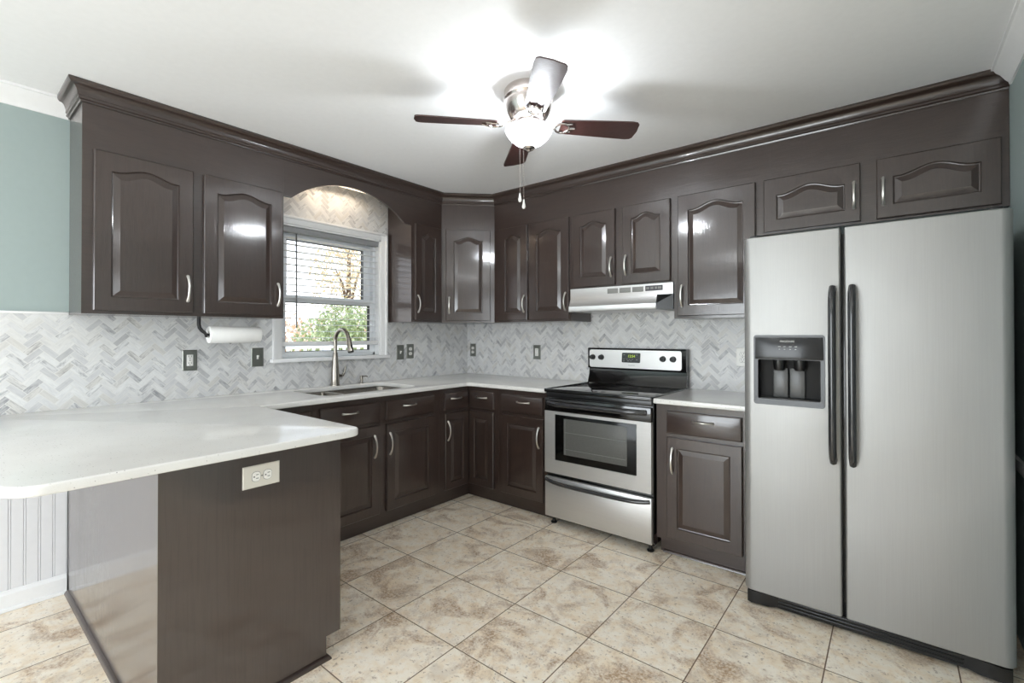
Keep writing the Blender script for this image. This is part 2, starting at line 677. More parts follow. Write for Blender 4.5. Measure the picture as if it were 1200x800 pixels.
def obj(name, bm, mats, parent=None, sharp=32, kind=None, label=None, cat=None, group=None):
    """links a bmesh as one mesh object; verts are in world space and are shifted under the parent's origin"""
    bmesh.ops.recalc_face_normals(bm, faces=bm.faces)
    root = parent
    while root is not None and root.parent is not None:
        root = root.parent
    off = Vector((0, 0, 0))
    if root is not None:
        off = Vector(root.location)
    else:
        vs_ = [v.co for v in bm.verts]
        lo = Vector([min(v[i] for v in vs_) for i in range(3)])
        hi = Vector([max(v[i] for v in vs_) for i in range(3)])
        off = Vector(((lo.x + hi.x) / 2, (lo.y + hi.y) / 2, lo.z))
    if not BAKED.get(id(root)):
        bmesh.ops.translate(bm, verts=bm.verts, vec=-off)
    me = bpy.data.meshes.new(name)
    bm.to_mesh(me)
    bm.free()
    for mname in (mats if isinstance(mats, (list, tuple)) else [mats]):
        me.materials.append(M[mname])
    me.polygons.foreach_set('use_smooth', [True] * len(me.polygons))
    me.set_sharp_from_angle(angle=math.radians(sharp))
    o = bpy.data.objects.new(name, me)
    COL.objects.link(o)
    if parent is not None:
        o.parent = parent
    else:
        o.location = off
    for k, v in (('kind', kind), ('label', label), ('category', cat), ('group', group)):
        if v:
            o[k] = v
    return o


BAKED = {}


def pieces(name, bm, mats, parent, **kw):
    """links every loose piece of bm as a part of its own"""
    seen = set()
    out = []
    for v in list(bm.verts):
        if v in seen:
            continue
        isl, todo = [], [v]
        seen.add(v)
        while todo:
            a = todo.pop()
            isl.append(a)
            for e in a.link_edges:
                b = e.other_vert(a)
                if b not in seen:
                    seen.add(b)
                    todo.append(b)
        nb = bmesh.new()
        mp = {a: nb.verts.new(a.co) for a in isl}
        done = set()
        for a in isl:
            for f in a.link_faces:
                if f not in done:
                    done.add(f)
                    nf = nb.faces.new([mp[q] for q in f.verts])
                    nf.material_index = f.material_index
        out.append(obj(name, nb, mats, parent, **kw))
    bm.free()
    return out


def thing(name, label, cat, loc, group=None, rotz=0.0):
    o = bpy.data.objects.new(name, None)
    COL.objects.link(o)
    o.location = loc
    o.rotation_euler = (0, 0, rotz)
    o.empty_display_size = 0.05
    o['label'] = label
    o['category'] = cat
    if group:
        o['group'] = group
    return o


def text_mesh(name, s, size, mat, parent, F, u, z, n, extrude=0.0006, align='CENTER'):
    cu = bpy.data.curves.new(name, 'FONT')
    cu.body = s
    cu.size = size
    cu.extrude = extrude
    cu.align_x = align
    cu.align_y = 'CENTER'
    to = bpy.data.objects.new(name, cu)
    me = bpy.data.meshes.new_from_object(to)
    bpy.data.objects.remove(to)
    root = parent
    while root.parent is not None:
        root = root.parent
    for v in me.vertices:
        v.co = F.p(u + v.co.x, z + v.co.y, n + v.co.z) - Vector(root.location)
    me.name = name
    me.materials.clear()
    me.materials.append(M[mat])
    o = bpy.data.objects.new(name, me)
    COL.objects.link(o)
    o.parent = parent
    return o


# ------------------------------------------------------------------ room shell
H = 2.457
XR = 3.633          # wall at the right of the refrigerator
YL = -2.857         # left end of the wall cabinets
XE, YE = 6.5, -6.6  # the dining side behind the camera
WT = 0.14

bm = new_bm()
box(bm, -WT, XE + WT, YE - WT, WT, -0.08, 0)
obj('floor', bm, 'floor_tile', kind='structure')
bm = new_bm()
box(bm, -WT, XE + WT, YE - WT, WT, H, H + 0.1)
obj('ceiling', bm, 'ceiling_paint', kind='structure')

# window opening in the left wall
WY0, WY1, WZ0, WZ1 = -1.805, -1.005, 1.125, 2.047
WX = -0.006
bm = new_bm()
box(bm, -WT, WX, YE, WY0, 0, H)
box(bm, -WT, WX, WY1, WT, 0, H)
box(bm, -WT, WX, WY0, WY1, 0, WZ0)
box(bm, -WT, WX, WY0, WY1, WZ1, H)
obj('wall_left', bm, 'teal_paint', kind='structure')
bm = new_bm()
box(bm, WX, XR + WT, 0.006, WT, 0, H)
obj('wall_back', bm, 'teal_paint', kind='structure')
bm = new_bm()
box(bm, XR, XR + WT, -1.9, 0.006, 0, H)
box(bm, XR + WT, XE + WT, -1.9, -1.76, 0, H)
obj('wall_right', bm, 'teal_paint', kind='structure')
# far side of the dining room: unseen wide window, added to bring in side light
bm = new_bm()
box(bm, XE, XE + WT, YE, -5.7, 0, H)
box(bm, XE, XE + WT, -2.9, -1.9, 0, H)
box(bm, XE, XE + WT, -5.7, -2.9, 0, 0.65)
box(bm, XE, XE + WT, -5.7, -2.9, 2.25, H)
obj('wall_dining', bm, 'white_wall', kind='structure')
bm = new_bm()
for a, b in ((-5.7, -5.63), (-4.335, -4.265), (-2.97, -2.9)):
    box(bm, XE + 0.02, XE + 0.09, a, b, 0.65, 2.25, 0.004)
for a, b in ((0.65, 0.72), (1.43, 1.48), (2.18, 2.25)):
    box(bm, XE + 0.02, XE + 0.09, -5.7, -2.9, a, b, 0.004)
w2 = obj('added_window', bm, 'vinyl', kind='structure')
bm = new_bm()
box(bm, XE + 0.05, XE + 0.056, -5.65, -2.95, 0.7, 2.2)
obj('window_pane', bm, 'window_glass', w2, kind='structure')
# wall behind the camera; its unseen patio door is added for light
bm = new_bm()
box(bm, WX, 0.45, YE - WT, YE, 0, H)
box(bm, 2.75, XE + WT, YE - WT, YE, 0, H)
box(bm, 0.45, 2.75, YE - WT, YE, 2.3, H)
obj('wall_front', bm, 'white_wall', kind='structure')
bm = new_bm()
for a, b in ((0.45, 0.53), (1.56, 1.64), (2.67, 2.75)):
    box(bm, a, b, YE - 0.09, YE - 0.02, 0, 2.3, 0.004)
for a, b in ((0.0, 0.08), (2.22, 2.30)):
    box(bm, 0.45, 2.75, YE - 0.09, YE - 0.02, a, b, 0.004)
d1 = obj('added_door', bm, 'vinyl', kind='structure')
bm = new_bm()
box(bm, 0.5, 2.7, YE - 0.056, YE - 0.05, 0.05, 2.25)
obj('door_pane', bm, 'window_glass', d1, kind='structure')

# backsplash of marble herringbone: left wall (with the area round the window) and back wall
BS = 1.388
bm = new_bm()
box(bm, WX, 0, -3.21, WY0, 0.86, BS)
box(bm, WX, 0, -1.93, WY0, BS, H - 0.01)
box(bm, WX, 0, WY1, -0.0, 0.86, BS)
box(bm, WX, 0, WY1, -0.925, BS, H - 0.01)
box(bm, WX, 0, WY0, WY1, 0.86, WZ0)
box(bm, WX, 0, WY0, WY1, WZ1, H - 0.01)
obj('trim_1', bm, 'marble_window_wall', kind='structure', label='white and grey marble herringbone backsplash on the window wall')
bm = new_bm()
box(bm, 0, 2.70, 0.0, 0.006, 0.86, 1.64)
obj('trim_2', bm, 'marble_range_wall', kind='structure', label='white and grey marble herringbone backsplash behind the range')
bm = new_bm()
box(bm, WX, 0.006, -3.21, YL - 0.001, BS, BS + 0.012, 0.003)
obj('trim_3', bm, 'white_trim', kind='structure', label='thin white edge strip on top of the backsplash')

# beadboard wainscot below the counter, left of the peninsula
bm = new_bm()
pr = [(WX, 0)]
y = -4.8
prof = []
while y < -2.86:
    prof += [(y, 0.006), (y + 0.036, 0.006), (y + 0.0375, 0.002), (y + 0.039, 0.006), (y + 0.044, 0.006), (y + 0.0455, 0.002), (y + 0.047, 0.006)]
    y += 0.050
prof = [q for q in prof if q[0] < -2.861] + [(-2.860, 0.006)]
pts = [(WX, prof[0][0])] + [(d, yy) for yy, d in prof] + [(WX, -2.860)]
prism(bm, pts, 0, 0.884)
obj('trim_4', bm, 'beadboard_paint', kind='structure', sharp=20, label='white beadboard wainscot left of the peninsula')
bm = new_bm()
sweep(bm, [(0.006, -4.8), (0.006, -2.862)],
      [(0, 0), (0.016, 0), (0.020, 0.004), (0.018, 0.016), (0.012, 0.018), (0.012, 0.078), (0.006, 0.086), (0.004, 0.094), (0, 0.096)])
obj('baseboard_left', bm, 'white_trim', kind='structure')

# white crown on the teal walls
WC = [(0, H - 0.088), (0.008, H - 0.088), (0.011, H - 0.076), (0.020, H - 0.066), (0.036, H - 0.040), (0.050, H - 0.026),
      (0.056, H - 0.014), (0.064, H - 0.012), (0.064, H - 0.0005), (0, H - 0.0005)]
bm = new_bm()
sweep(bm, [(WX, YE), (WX, YL - 0.001)], WC)
obj('trim_5', bm, 'white_trim', kind='structure', label='white crown moulding on the left teal wall')
bm = new_bm()
sweep(bm, [(XR, -0.356), (XR, -1.9)], WC)
obj('trim_6', bm, 'white_trim', kind='structure', label='white crown moulding on the right teal wall')
bm = new_bm()
sweep(bm, [(XR, -0.02), (XR, -1.9)], [(0, 0.72), (0.012, 0.722), (0.018, 0.745), (0.012, 0.768), (0, 0.77)])
obj('trim_7', bm, 'white_trim', kind='structure', label='chair rail on the wall right of the refrigerator')

# ------------------------------------------------------------------ the window over the sink
bm = new_bm()
# casing with a raised back band
CW = 0.052
for (a, b, c, d) in ((WY0 - CW, WY0, WZ0 - 0.005, WZ1 + CW), (WY1, WY1 + CW, WZ0 - 0.005, WZ1 + CW), (WY0, WY1, WZ1, WZ1 + CW)):
    box(bm, 0.0, 0.014, a, b, c, d, 0.003)
box(bm, 0.0, 0.026, WY0 - CW - 0.004, WY0 - CW + 0.014, WZ0 - 0.005, WZ1 + CW + 0.004, 0.004)
box(bm, 0.0, 0.026, WY1 + CW - 0.014, WY1 + CW + 0.004, WZ0 - 0.005, WZ1 + CW + 0.004, 0.004)
box(bm, 0.0, 0.026, WY0 - CW - 0.004, WY1 + CW + 0.004, WZ1 + CW - 0.014, WZ1 + CW + 0.004, 0.004)
# jamb lining
box(bm, -WT, 0.004, WY0 - 0.001, WY0 + 0.012, WZ0, WZ1)
box(bm, -WT, 0.004, WY1 - 0.012, WY1 + 0.001, WZ0, WZ1)
box(bm, -WT, 0.004, WY0, WY1, WZ1 - 0.012, WZ1 + 0.001)
# stool
box(bm, -WT, 0.040, WY0 - CW - 0.016, WY1 + CW + 0.022, WZ0 - 0.027, WZ0 - 0.002, 0.005)
win = obj('window_1', bm, 'white_trim', kind='structure')
# vinyl sashes: frame, upper sash set back, lower sash in front
bm = new_bm()
y0, y1 = WY0 + 0.012, WY1 - 0.012
box(bm, -0.130, -0.052, y0, y0 + 0.022, WZ0, WZ1 - 0.012, 0.002)
box(bm, -0.130, -0.052, y1 - 0.022, y1, WZ0, WZ1 - 0.012, 0.002)
box(bm, -0.130, -0.052, y0, y1, WZ1 - 0.045, WZ1 - 0.012, 0.002)
box(bm, -0.130, -0.052, y0, y1, WZ0, WZ0 + 0.022, 0.002)
obj('window_frame', bm, 'vinyl', win, kind='structure')


def sash(x0, x1, ya, yb, za, zb, sl, sr, bot, top, name):
    bm = new_bm()
    box(bm, x0, x1, ya, ya + sl, za, zb, 0.003)
    box(bm, x0, x1, yb - sr, yb, za, zb, 0.003)
    box(bm, x0, x1, ya + sl, yb - sr, za, za + bot, 0.003)
    box(bm, x0, x1, ya + sl, yb - sr, zb - top, zb, 0.003)
    s = obj(name, bm, 'vinyl', win, kind='structure')
    bm = new_bm()
    xm = (x0 + x1) / 2
    a, b, c, d = ya + sl, yb - sr, za + bot, zb - top
    box(bm, x0 + 0.004, x1 - 0.004, a, a + 0.004, c, d)
    box(bm, x0 + 0.004, x1 - 0.004, b - 0.007, b, c, d)
    box(bm, x0 + 0.004, x1 - 0.004, a, b, c, c + 0.004)
    box(bm, x0 + 0.004, x1 - 0.004, a, b, d - 0.004, d)
    obj('gasket', bm, 'gasket', s, kind='structure')
    bm = new_bm()
    box(bm, xm - 0.003, xm + 0.003, a, b, c, d)
    obj('window_pane', bm, 'window_glass', s, kind='structure')


sash(-0.124, -0.092, y0 + 0.020, y1 - 0.020, 1.515, WZ1 - 0.040, 0.052, 0.062, 0.040, 0.045, 'upper_sash')
sash(-0.088, -0.056, y0 + 0.014, y1 - 0.014, WZ0 + 0.006, 1.565, 0.034, 0.034, 0.034, 0.048, 'lower_sash')

# blind
bl = thing('window_blind', 'white horizontal slat blind lowered and opened in the window over the sink', 'blind', (-0.028, -1.405, 1.205))
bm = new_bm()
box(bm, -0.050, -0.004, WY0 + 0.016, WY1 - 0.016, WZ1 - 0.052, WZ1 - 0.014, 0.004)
obj('headrail', bm, 'headrail_shaded', bl)
bm = new_bm()
z = 1.262
while z < WZ1 - 0.065:
    n0 = len(bm.verts)
    ya, yb = WY0 + 0.018, WY1 - 0.018
    sec = [(-0.050, z - 0.0006), (-0.027, z + 0.0016), (-0.004, z - 0.0006), (-0.004, z + 0.0016), (-0.027, z + 0.0038), (-0.050, z + 0.0016)]
    extrude_pts(bm, [(x_, ya, z_) for x_, z_ in sec], (0, yb - ya, 0))
    z += 0.0465
obj('slats', bm, 'blind_slat', bl)
bm = new_bm()
box(bm, -0.052, -0.003, WY0 + 0.016, WY1 - 0.016, 1.206, 1.238, 0.005)
obj('bottom_rail', bm, 'blind_slat', bl)
bm = new_bm()
for yy in (WY0 + 0.13, -1.405, WY1 - 0.13):
    for xx in (-0.051, -0.003):
        tube(bm, [(xx, yy, 1.236), (xx, yy, WZ1 - 0.05)], 0.0008, 5)
pieces('ladder_cord', bm, 'blind_slat', bl)
bm = new_bm()
tube(bm, [(0.004, -1.697, WZ1 - 0.06), (0.006, -1.696, 1.7), (0.006, -1.695, 1.335)], 0.0045, 8)
obj('tilt_wand', bm, 'wand_dark', bl)

# ------------------------------------------------------------------ cabinet parts
FR_L = lambda y, z=0.0, x=0.300: Frame((x, y, z), (0, 1, 0))       # faces +x
FR_R = lambda x, z=0.0, y=-0.300: Frame((x, y, z), (1, 0, 0))      # faces -y


def loop_rect(w, h, inset, nb, ns, nt, arch=0.0, top_drop=0.0):
    """closed loop of (u, z): bottom, right, top (arched), left, each with a fixed count"""
    a, b, c, d = inset, w - inset, inset, h - inset - top_drop
    L = []
    for k in range(nb):
        L.append((a + (b - a) * k / nb, c))
    for k in range(ns):
        L.append((b, c + (d - c) * k / ns))
    for k in range(nt):
        s = 1 - 2 * k / nt
        u = (a + b) / 2 + s * (b - a) / 2
        r = arch * (0.5 + 0.5 * math.cos(math.pi * s / 0.90)) if abs(s) < 0.90 else 0
        L.append((u, d + r))
    for k in range(ns):
        L.append((a, d + (c - d) * k / ns))
    return L


def door(parent, F, u0, u1, z0, z1, arch=0.0, wood_='wood_upright', stile=0.064, t=0.020, name='door', hinge_handle=None):
    """raised-panel door on the frame F, cathedral arch when arch > 0"""
    bm = new_bm()
    w, h = u1 - u0, z1 - z0
    nb, ns, nt = 2, 2, 36 if arch else 2
    td = arch * 0.9
    spec = [(0.0, 0.0005, 0, 0), (0.0, t - 0.0035, 0, 0), (0.0035, t, 0, 0),
            (stile, t, arch, td), (stile + 0.0035, t - 0.0075, arch, td), (stile + 0.0075, t - 0.0085, arch, td),
            (stile + 0.030, t - 0.0015, arch, td), (stile + 0.0335, t - 0.0005, arch, td)]
    loops = []
    for ins, n, ar, d in spec:
        loops.append([bm.verts.new(F.p(u0 + u, z0 + z, n)) for u, z in loop_rect(w, h, ins, nb, ns, nt, ar, d)])
    m = len(loops[0])
    for A, B in zip(loops, loops[1:]):
        for k in range(m):
            bm.faces.new((A[k], A[(k + 1) % m], B[(k + 1) % m], B[k]))
    bm.faces.new(loops[0])
    bm.faces.new(loops[-1])
    return obj(name, bm, wood_, parent, sharp=9)


def drawer_front(parent, F, u0, u1, z0, z1, wood_, t=0.020):
    bm = new_bm()
    w, h = u1 - u0, z1 - z0
    loops = []
    for ins, n in ((0, 0.0005), (0, t - 0.006), (0.003, t - 0.002), (0.009, t)):
        loops.append([bm.verts.new(F.p(u0 + u, z0 + z, n)) for u, z in loop_rect(w, h, ins, 2, 2, 2)])
    m = len(loops[0])
    for A, B in zip(loops, loops[1:]):
        for k in range(m):
            bm.faces.new((A[k], A[(k + 1) % m], B[(k + 1) % m], B[k]))
    bm.faces.new(loops[0])
    bm.faces.new(loops[-1])
    return obj('drawer_front', bm, wood_, parent, sharp=24)


def pull(parent, F, uc, zc, length, vertical=True, n0=0.020):
    """bowed satin pull with two flared ends"""
    bm = new_bm()
    pts, rad = [], []
    for k in range(15):
        s = -1 + 2 * k / 14
        a = s * length / 2
        n = n0 + 0.003 + 0.025 * (1 - abs(s) ** 2.2)
        pts.append(F.p(uc, zc + a, n) if vertical else F.p(uc + a, zc, n))
        rad.append(0.0042 + 0.0026 * abs(s) ** 3)
    tube(bm, pts, rad, 10, flat=1.25)
    for s in (-1, 1):
        e = [F.p(uc, zc + s * length / 2, n0 - 0.0005), F.p(uc, zc + s * length / 2, n0 + 0.006)] if vertical else \
            [F.p(uc + s * length / 2, zc, n0 - 0.0005), F.p(uc + s * length / 2, zc, n0 + 0.006)]
        tube(bm, e, [0.0075, 0.006], 10)
    return obj('handle', bm, 'satin_nickel', parent)


ZB, ZD0, ZD1 = 1.386, 1.402, 2.160
ARCH = 0.030


def upper(label, F, w, depth, z0, doors, wood_frame, cat='cabinet', frieze_mat=None):
    c = F.p(w / 2, z0, -depth / 2)
    t = thing('wall_cabinet', label, cat, c)
    bm = new_bm()
    fbox(bm, F, 0.0, w, z0, H - 0.004, -depth + 0.001, 0.0)
    obj('carcass', bm, wood_frame, t)
    for (u0, u1, za, zb, ar, side, hz) in doors:
        d = door(t, F, u0, u1, za, zb, ar)
        if side:
            uc = u1 - 0.026 if side == 'r' else u0 + 0.026
            pull(d, F, uc, hz, 0.132)
    return t


# left run, facing +x (u = y)
F = FR_L(YL)
upper('dark brown wall cabinet with two arched doors left of the sink window', F, 0.932, 0.299, ZB,
      [(0.040, 0.445, ZD0, ZD1, ARCH, 'r', 1.530), (0.495, 0.916, ZD0, ZD1, ARCH, 'r', 1.529)], 'wood_along_y')
F = FR_L(-0.931)
upper('narrow dark brown wall cabinet with one slim door just right of the sink window', F, 0.317, 0.299, ZB,
      [(0.026, 0.300, ZD0, ZD1, ARCH, 'l', 1.529)], 'wood_along_y')
# diagonal corner
t = thing('wall_cabinet', 'dark brown corner wall cabinet set diagonally between the two walls', 'cabinet', (0.25, -0.25, ZB))
bm = new_bm()
prism(bm, [(0.001, -0.001), (0.001, -0.612), (0.300, -0.612), (0.612, -0.300), (0.612, -0.001)], ZB, H - 0.004)
obj('carcass', bm, 'wood_upright', t)
FD = Frame((0.300, -0.612, 0), (1, 1, 0))
dw = 0.312 * math.sqrt(2)
d = door(t, FD, 0.036, dw - 0.036, ZD0, ZD1, ARCH)
pull(d, FD, 0.062, 1.529, 0.132)
# right run, facing -y (u = x)
F = FR_R(0.612)
upper('dark brown wall cabinet with two arched doors left of the range hood', F, 0.753, 0.299, ZB,
      [(0.061, 0.355, ZD0, ZD1, ARCH, 'r', 1.531), (0.380, 0.743, ZD0, ZD1, ARCH, 'r', 1.531)], 'wood_along_x')
F = FR_R(1.365)
upper('short dark brown wall cabinet with two doors right above the range hood', F, 0.773, 0.299, 1.620,
      [(0.024, 0.365, 1.630, ZD1, ARCH, 'r', 1.756), (0.423, 0.753, 1.630, ZD1, ARCH, 'l', 1.756)], 'wood_along_x')
F = FR_R(2.138)
upper('dark brown wall cabinet with one wide arched door between hood and refrigerator', F, 0.487, 0.299, ZB,
      [(0.029, 0.476, ZD0, ZD1, ARCH + 0.006, 'l', 1.527)], 'wood_along_x')
F = FR_R(2.625)
upper('shallow dark brown wall cabinet with two low arched doors above the refrigerator', F, 1.007, 0.299, 1.852,
      [(0.032, 0.476, 1.862, ZD1, ARCH + 0.006, 'r', 1.998), (0.541, 0.980, 1.862, ZD1, ARCH + 0.006, 'l', 1.996)], 'wood_along_x')

# arched valance over the window, with a board closing it at the top
bm = new_bm()
ya, yb = -1.9245, -0.9315
P = [(ya, H - 0.004), (ya, 2.146), (-1.873, 2.146)]
c0, c1, sag = -1.868, -1.000, 0.160
R_ = ((c1 - c0) ** 2 / 4 + sag ** 2) / (2 * sag)
cm = (c0 + c1) / 2
for k in range(33):
    yy = c0 + (c1 - c0) * k / 32
    P.append((yy, 2.150 + math.sqrt(R_ ** 2 - (yy - cm) ** 2) - (R_ - sag)))
P += [(-0.994, 2.146), (yb, 2.146), (yb, H - 0.004)]
extrude_pts(bm, [(0.281, a, b) for a, b in P], (0.019, 0, 0))
obj('valance', bm, 'wood_along_y', label='dark brown arched valance board bridging the cabinets above the sink window', cat='valance')
bm = new_bm()
box(bm, 0.001, 0.2805, ya, yb, 2.405, 2.42)
obj('trim_8', bm, 'white_wall', kind='structure', label='soffit board above the sink window')
lt = thing('strip_light', 'small fluorescent strip light hidden behind the arched valance', 'light', (0.11, -1.43, 2.405))
bm = new_bm()
box(bm, 0.075, 0.145, -1.68, -1.18, 2.380, 2.4045, 0.004)
obj('housing', bm, 'white_plastic', lt)
bm = new_bm()
tube(bm, [(0.11, -1.665, 2.368), (0.11, -1.195, 2.368)], 0.008, 12)
obj('tube', bm, 'tube_glow', lt)
bm = new_bm()
for yy in (-1.668, -1.192):
    box(bm, 0.100, 0.120, yy - 0.008, yy + 0.008, 2.358, 2.382, 0.002)
pieces('tube_socket', bm, 'white_plastic', lt)

# dark crown moulding round the wall cabinets
DC = [(0, H - 0.087), (0.006, H - 0.087), (0.008, H - 0.080), (0.015, H - 0.076), (0.015, H - 0.066), (0.019, H - 0.062)]
for k in range(7):
    a = k / 6 * math.pi / 2
    DC.append((0.019 + 0.024 * (1 - math.cos(a)), H - 0.060 + 0.036 * math.sin(a)))
DC += [(0.046, H - 0.022), (0.050, H - 0.018), (0.054, H - 0.012), (0.054, H - 0.001), (0, H - 0.001)]
DC = [(o + 0.0006, z) for o, z in DC]
bm = new_bm()
sweep(bm, [(0.001, YL), (0.300, YL), (0.300, -0.612), (0.612, -0.300), (XR - 0.001, -0.300)], DC)
obj('crown_moulding', bm, 'wood_along_x', label='long dark brown crown moulding running along the tops of all wall cabinets', cat='moulding', sharp=25)

# ------------------------------------------------------------------ base cabinets
ZC = 0.8845        # underside of the worktop
DZ0, DZ1 = 0.719, 0.847
BZ0, BZ1 = 0.122, 0.695
BD = 0.610


def base_left(label, y0, y1, fronts, hollow=False):
    t = thing('base_cabinet', label, 'cabinet', (0.3, (y0 + y1) / 2, 0))
    bm = new_bm()
    if hollow:      # open at the top so the sink bowls hang inside
        a, b = y0 + 0.0005, y1 - 0.0005
        box(bm, 0.001, BD, a, b, 0.10, 0.12)
        box(bm, 0.001, 0.012, a, b, 0.12, ZC)
        box(bm, 0.590, BD, a, b, 0.12, ZC)
        box(bm, 0.012, 0.590, a, a + 0.018, 0.12, ZC)
        box(bm, 0.012, 0.590, b - 0.018, b, 0.12, ZC)
    else:
        box(bm, 0.001, BD, y0 + 0.0005, y1 - 0.0005, 0.10, ZC)
    obj('carcass', bm, 'wood_upright', t)
    bm = new_bm()
    box(bm, 0.08, 0.548, y0 + 0.0005, y1 - 0.0005, 0.0, 0.0995)
    obj('toe_kick', bm, 'wood_along_y', t)
    F = FR_L(0, 0, BD)
    for kind_, a, b, hs in fronts:
        if kind_ == 'door':
            d = door(t, F, a, b, BZ0, BZ1, 0, stile=0.060)
            if hs:
                pull(d, F, b - 0.042 if hs == 'r' else a + 0.022, 0.565, 0.140)
        else:
            d = drawer_front(t, F, a, b, DZ0, DZ1, 'wood_along_y')
            if hs:
                pull(d, F, (a + b) / 2 if hs is True else hs, 0.803, 0.105, False)
    return t


base_left('dark brown base cabinet in the tight corner where the peninsula meets the sink run', -2.243, -1.905,
          [('drawer', -2.20, -1.925, None), ('door', -2.20, -1.925, None)])
base_left('dark brown two-door base cabinet with two drawer fronts under the sink', -1.905, -0.925,
          [('drawer', -1.862, -1.453, -1.668), ('drawer', -1.403, -0.985, -1.211),
           ('door', -1.862, -1.453, 'r'), ('door', -1.397, -0.979, 'l')], hollow=True)

t = thing('base_cabinet', 'dark brown inside-corner base cabinet with two narrow doors meeting at a right angle', 'cabinet', (0.45, -0.45, 0))
bm = new_bm()
prism(bm, [(0.001, -0.001), (0.001, -0.9245), (BD, -0.9245), (BD, -BD), (0.9225, -BD), (0.9225, -0.001)], 0.10, ZC)
obj('carcass', bm, 'wood_upright', t)
bm = new_bm()
prism(bm, [(0.08, -0.08), (0.08, -0.9245), (0.548, -0.9245), (0.548, -0.548), (0.9225, -0.548), (0.9225, -0.08)], 0, 0.0995)
obj('toe_kick', bm, 'wood_along_y', t)
FL_, FR_ = FR_L(0, 0, BD), FR_R(0, 0, -BD)
dr = drawer_front(t, FL_, -0.880, -0.632, DZ0, DZ1, 'wood_along_y')
pull(dr, FL_, -0.765, 0.803, 0.105, False)
dr = drawer_front(t, FR_, 0.632, 0.884, DZ0, DZ1, 'wood_along_x')
pull(dr, FR_, 0.765, 0.803, 0.105, False)
d = door(t, FL_, -0.875, -0.632, BZ0, BZ1, 0, stile=0.052)
pull(d, FL_, -0.851, 0.565, 0.140)
door(t, FR_, 0.632, 0.883, BZ0, BZ1, 0, stile=0.052)


def base_right(label, x0, x1, fronts):
    t = thing('base_cabinet', label, 'cabinet', ((x0 + x1) / 2, -0.3, 0))
    bm = new_bm()
    box(bm, x0 + 0.0005, x1 - 0.0005, -BD, -0.001, 0.10, ZC)
    obj('carcass', bm, 'wood_upright', t)
    bm = new_bm()
    box(bm, x0 + 0.0005, x1 - 0.0005, -0.548, -0.08, 0, 0.0995)
    obj('toe_kick', bm, 'wood_along_x', t)
    F = FR_R(0, 0, -BD)
    for kind_, a, b, hs in fronts:
        if kind_ == 'door':
            d = door(t, F, a, b, BZ0, BZ1, 0, stile=0.058)
            pull(d, F, b - 0.034 if hs == 'r' else a + 0.034, 0.565, 0.140)
        else:
            d = drawer_front(t, F, a, b, DZ0, DZ1, 'wood_along_x')
            pull(d, F, (a + b) / 2 if hs is True else hs, 0.800, 0.105, False)
    return t


base_right('dark brown base cabinet with one door and one drawer just left of the range', 0.923, 1.372,
           [('drawer', 0.963, 1.336, 1.168), ('door', 0.961, 1.340, 'r')])
t = base_right('dark brown base cabinet with one door and one drawer between range and refrigerator', 2.142, 2.645,
               [('drawer', 2.209, 2.608, 2.412), ('door', 2.209, 2.610, 'l')])
bm = new_bm()
sweep(bm, [(2.16, -0.548), (2.640, -0.548)], [(0, 0), (0.014, 0), (0.013, 0.006), (0.008, 0.012), (0, 0.014)])
obj('shoe_moulding', bm, 'wood_along_x', t)

# peninsula cabinet
PX, PY0, PY1, PK = 1.4726, -2.858, -2.2445, -2.305
t = thing('peninsula_cabinet', 'dark brown peninsula base with plain end panel carrying a white outlet', 'cabinet', (0.75, -2.55, 0))
bm = new_bm()
extrude_pts(bm, [(0.008, PY0 + 0.006, 0.0), (0.008, PY0 + 0.006, ZC), (0.008, PY1, ZC), (0.008, PY1, 0.09), (0.008, PK, 0.09), (0.008, PK, 0.0)],
            (PX - 0.008 - 0.012, 0, 0))
obj('carcass', bm, 'wood_upright', t)
bm = new_bm()
extrude_pts(bm, [(PX - 0.0118, PY0, 0.0), (PX - 0.0118, PY0, ZC), (PX - 0.0118, PY1, ZC), (PX - 0.0118, PY1, 0.09), (PX - 0.0118, PK, 0.09), (PX - 0.0118, PK, 0.0)],
            (0.0118, 0, 0))
obj('end_panel', bm, 'wood_veneer', t)
bm = new_bm()
box(bm, 0.008, PX - 0.012, PY0, PY0 + 0.0058, 0, ZC)
obj('back_panel', bm, 'wood_veneer', t)
SM = [(0.0003, 0), (0.015, 0), (0.0145, 0.006), (0.011, 0.012), (0.006, 0.016), (0.0003, 0.018)]
bm = new_bm()
sweep(bm, [(0.028, PY0), (PX, PY0), (PX, PK), (PX - 0.1, PK)], SM)
obj('shoe_moulding', bm, 'wood_along_y', t)


# ------------------------------------------------------------------ worktops
def rounded(pts):
    """polygon with per-corner radius (x, y, r)"""
    out = []
    n = len(pts)
    for i in range(n):
        x, y, r = pts[i]
        p = Vector((x, y))
        if r <= 0:
            out.append(p)
            continue
        a = (Vector(pts[i - 1][:2]) - p).normalized()
        b = (Vector(pts[(i + 1) % n][:2]) - p).normalized()
        c = p + (a + b) * r
        s, e = p + a * r, p + b * r
        a0 = math.atan2(s.y - c.y, s.x - c.x)
        a1 = math.atan2(e.y - c.y, e.x - c.x)
        dlt = (a1 - a0 + math.pi) % (2 * math.pi) - math.pi
        for k in range(9):
            an = a0 + dlt * k / 8
            out.append(c + Vector((math.cos(an), math.sin(an))) * r)
    return out


